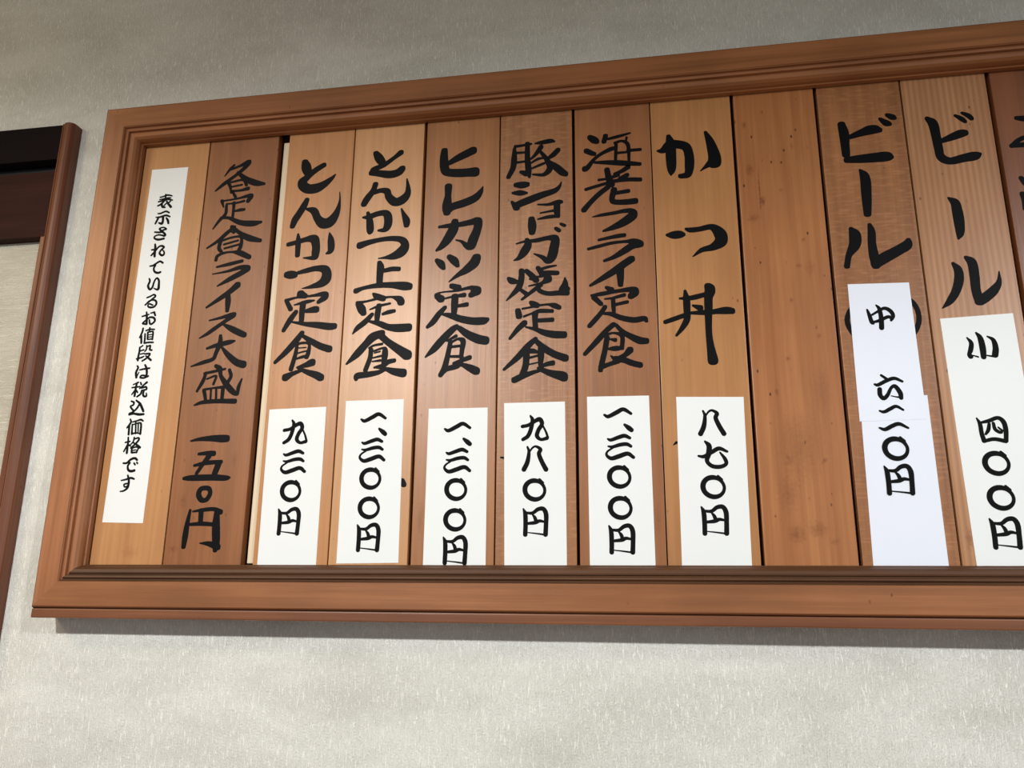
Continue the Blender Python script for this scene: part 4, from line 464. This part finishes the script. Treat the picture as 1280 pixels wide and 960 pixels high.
def sample_stroke(pts, bold):
    """Catmull-Rom samples (x, z, radius in mm) along one brush stroke"""
    P = [np.array(p, float) for p in pts]
    if len(P) == 1: P.append(P[0] + np.array((0.01, 0, 0)))
    closed = len(P) > 3 and np.hypot(*(P[0]-P[-1])[:2]) < 1.2
    if len(P) == 2: R = P
    else:
        Q = [P[-2] if closed else 2*P[0]-P[1]] + P + [P[1] if closed else 2*P[-1]-P[-2]]
        R = []
        for i in range(1, len(Q)-2):
            a, b, c, d = Q[i-1:i+3]
            for t in (0, .17, .34, .5, .67, .84):
                R.append(0.5*((2*b)+(c-a)*t+(2*a-5*b+4*c-d)*t*t+(3*b-a-3*c+d)*t**3))
        R.append(P[-1])
    R = np.array(R); R[:, 2] = np.maximum(R[:, 2]*0.5 + bold, 0.15)
    return R
def outline(strokes, step, bold, nib=2.5):
    """clean outline loops (mm) of the union of all strokes, by marching squares"""
    S = [sample_stroke(s, bold) for s in strokes]
    A = np.vstack([s[:-1] for s in S]); B = np.vstack([s[1:] for s in S])
    m = max(A[:, 2].max(), B[:, 2].max()) + 3*step
    lo = np.minimum(A[:, :2].min(0), B[:, :2].min(0)) - m; hi = np.maximum(A[:, :2].max(0), B[:, :2].max(0)) + m
    nx, nz = int((hi[0]-lo[0])/step)+2, int((hi[1]-lo[1])/step)+2
    X = (lo[0] + 0.37*step*0 + step*np.arange(nx))[:, None]; Z = (lo[1] + step*np.arange(nz))[None, :]
    F = np.full((nx, nz), -9.0)
    for a, b in zip(A, B):
        d = b[:2]-a[:2]; rr = max(a[2], b[2]) + 2*step
        i0 = max(0, int((min(a[0], b[0])-rr-lo[0])/step)); i1 = int((max(a[0], b[0])+rr-lo[0])/step)+2
        j0 = max(0, int((min(a[1], b[1])-rr-lo[1])/step)); j1 = int((max(a[1], b[1])+rr-lo[1])/step)+2
        x, z = X[i0:i1], Z[:, j0:j1]
        t = np.clip(((x-a[0])*d[0]+(z-a[1])*d[1])/max(d@d, 1e-9), 0, 1)
        ex, ez = np.abs(x-a[0]-t*d[0]), np.abs(z-a[1]-t*d[1])
        dist = (ex**nib+ez**nib)**(1/nib)            # slightly squared nib, like a brush put down and lifted
        F[i0:i1, j0:j1] = np.maximum(F[i0:i1, j0:j1], a[2]+t*(b[2]-a[2])-dist)
    F[np.abs(F) < 1e-6] = 1e-6
    IN = F > 0; nxt = {}
    code = IN[:-1, :-1]*1 + IN[1:, :-1]*2 + IN[1:, 1:]*4 + IN[:-1, 1:]*8
    # directed segments with the inside on the left; edges: 0 bottom, 1 right, 2 top, 3 left
    T = {1: ((0,3),), 2: ((1,0),), 3: ((1,3),), 4: ((2,1),), 5: ((0,3),(2,1)), 6: ((2,0),), 7: ((2,3),), 8: ((3,2),), 9: ((0,2),),
         10: ((1,0),(3,2)), 11: ((1,2),), 12: ((3,1),), 13: ((0,1),), 14: ((3,0),)}
    for i, j in zip(*np.nonzero((code > 0) & (code < 15))):
        i = int(i); j = int(j)
        E = (('h', i, j), ('v', i+1, j), ('h', i, j+1), ('v', i, j))
        for s, e in T[int(code[i, j])]: nxt[E[s]] = E[e]
    def pos(k):
        t, i, j = k
        if t == 'h':
            a, b = F[i, j], F[i+1, j]; return (lo[0]+step*(i+a/(a-b)), lo[1]+step*j)
        a, b = F[i, j], F[i, j+1]; return (lo[0]+step*i, lo[1]+step*(j+a/(a-b)))
    loops = []
    while nxt:
        k, v = nxt.popitem(); lp = [pos(k)]
        while v in nxt:
            lp.append(pos(v)); v = nxt.pop(v)
        # drop nearly straight points
        out = []
        n = len(lp)
        for q in range(n):
            p0, p1, p2 = out[-1] if out else lp[q-1], lp[q], lp[(q+1) % n]
            ar = abs((p1[0]-p0[0])*(p2[1]-p0[1])-(p2[0]-p0[0])*(p1[1]-p0[1]))
            if q == 0 or ar > 0.02*step*step*4 or math.dist(p0, p1) > 12*step: out.append(p1)
        if len(out) > 3: loops.append(out)
    return loops
def glyph(name, strokes, y0, mat, parent, ox, oz, step=0.3, bold=0.24):
    loops = outline(strokes, step, bold, 2.0 if name.startswith('printed') else 2.6)
    P, E = [], []
    for lp in loops:
        base = len(P); P += [Vector(p) for p in lp]
        E += [(base+i, base+(i+1) % len(lp)) for i in range(len(lp))]
    vo, eo, fo, *_ = delaunay_2d_cdt(P, E, [], 0, 1e-5)
    # keep the triangles whose centre lies inside the ink (even-odd rule over all outlines)
    G = np.array([[sum(vo[q].x for q in t)/3, sum(vo[q].y for q in t)/3] for t in fo])
    cnt = np.zeros(len(fo), int)
    for lp in loops:
        A1 = np.array(lp); A0 = np.roll(A1, 1, axis=0)
        up = (A0[:, 1][None] > G[:, 1:2]) != (A1[:, 1][None] > G[:, 1:2])
        dz = A1[:, 1]-A0[:, 1]; dz[np.abs(dz) < 1e-12] = 1e-12
        xi = (A1[:, 0]-A0[:, 0])[None]*(G[:, 1:2]-A0[:, 1][None])/dz[None]+A0[:, 0][None]
        cnt += (up & (G[:, 0:1] < xi)).sum(1)
    V = [((p.x+ox)*0.001, y0, (p.y+oz)*0.001) for p in vo]; F = []
    for t, c in zip(fo, cnt):
        if c % 2 == 0: continue
        A, B, D = (vo[q] for q in t[:3])
        cr = (B.x-A.x)*(D.y-A.y)-(D.x-A.x)*(B.y-A.y)
        F.append(tuple(t) if cr > 0 else tuple(t)[::-1])
    me = bpy.data.meshes.new(name)
    me.from_pydata(V, [], F); me.update()
    me.materials.append(mat)
    o = bpy.data.objects.new(name, me); C.objects.link(o); o.parent = parent
    return o
plank_obj = []
for i, (x0, x1, cl, cd, rings, ripple, spots, label) in enumerate(PLANKS):
    xc = (x0+x1)/2
    root = empty('menu_plank', (xc, YF, PZ0))
    tag(root, label, 'menu plank', 'menu planks in the wooden frame')
    cl = (cl[0]*.93, cl[1]*.94, cl[2]*.93); cd = (cd[0]*.9, cd[1]*.91, cd[2]*.9)
    m = wood('plank_wood', cl, cd, 'Z', 2.7*i+1.3, rings=rings, ripple=ripple, spots=spots, rough=0.36, blotch=0.22,
             stains=[((x*0.001-xc), z*0.001-PZ0, ra*0.001, rb*0.001, st) for x, z, ra, rb, st in STAINS.get(i+1, ())])
    b_ = box('board', x0-xc, x1-xc, 0.0, 0.0095, 0.0, PZ1-PZ0, m, root, 0.0005)
    plank_obj.append((root, xc))

def quad_sheet(name, quad, y0, y1, mat, parent, xc, zc, jit=0.0):
    # a thin sheet of paper with the four corners given in mm on the board
    bm = bmesh.new(); n = 6; rows = []
    TL, TR, BR, BL = [Vector(p)*0.001 for p in quad]
    for a in range(n+1):
        row = []
        for c in range(3):
            p = TL.lerp(BL, a/n).lerp(TR.lerp(BR, a/n), c/2)
            row.append(bm.verts.new((p.x-xc, y0 - (0.00006 if (c != 1 and a in (0, n)) else 0), p.y-zc)))
        rows.append(row)
    fs = []
    for a in range(n):
        for c in range(2):
            fs.append(bm.faces.new((rows[a][c], rows[a+1][c], rows[a+1][c+1], rows[a][c+1])))
    g = bmesh.ops.extrude_face_region(bm, geom=fs)
    for v in g['geom']:
        if isinstance(v, bmesh.types.BMVert): v.co.y = y1
    bmesh.ops.recalc_face_normals(bm, faces=bm.faces)
    return link_mesh(name, bm, mat, parent)
M_paper = paper('white_paper', (234, 238, 238))
M_paper_blue = paper('bluish_white_paper', (230, 236, 248))
sheet = {}
for key, quad, depth in PAPERS:
    i = int(key.rstrip('pb')) - 1
    root, xc = plank_obj[i]
    name = 'notice_paper' if i == 0 else 'price_paper'
    yb = -0.00004 - 0.00022*depth
    o = quad_sheet(name, quad, yb-0.0002, yb, M_paper_blue if i == 9 else M_paper, root, xc, PZ0)
    sheet[key] = (o, yb-0.0002)
for key, strokes in INK:
    paper_key = key.endswith('p')
    i = int(key.rstrip('p')) - 1
    root, xc = plank_obj[i]
    if paper_key:
        par, y = sheet[key]
        glyph('printed_character', strokes, y-0.0001, M_print, par, -xc*1000, -PZ0*1000, 0.13, 0.22 if i == 0 else 0.12)
    else:
        glyph('painted_character', strokes, -0.00003, M_ink, root, -xc*1000, -PZ0*1000)
first = {}
for key, g, cx, cz in INSTANCES:
    i = int(key.rstrip('p')) - 1
    root, xc = plank_obj[i]
    par, y = sheet[key]
    if g not in first:
        first[g] = o = glyph('printed_character', TEMPLATES[g], 0.0, M_print, par, 0, 0, 0.14, 0.12)
    else:
        o = first[g].copy(); C.objects.link(o); o.parent = par
    o.location = (cx*0.001-xc, y-0.0001, cz*0.001-PZ0)
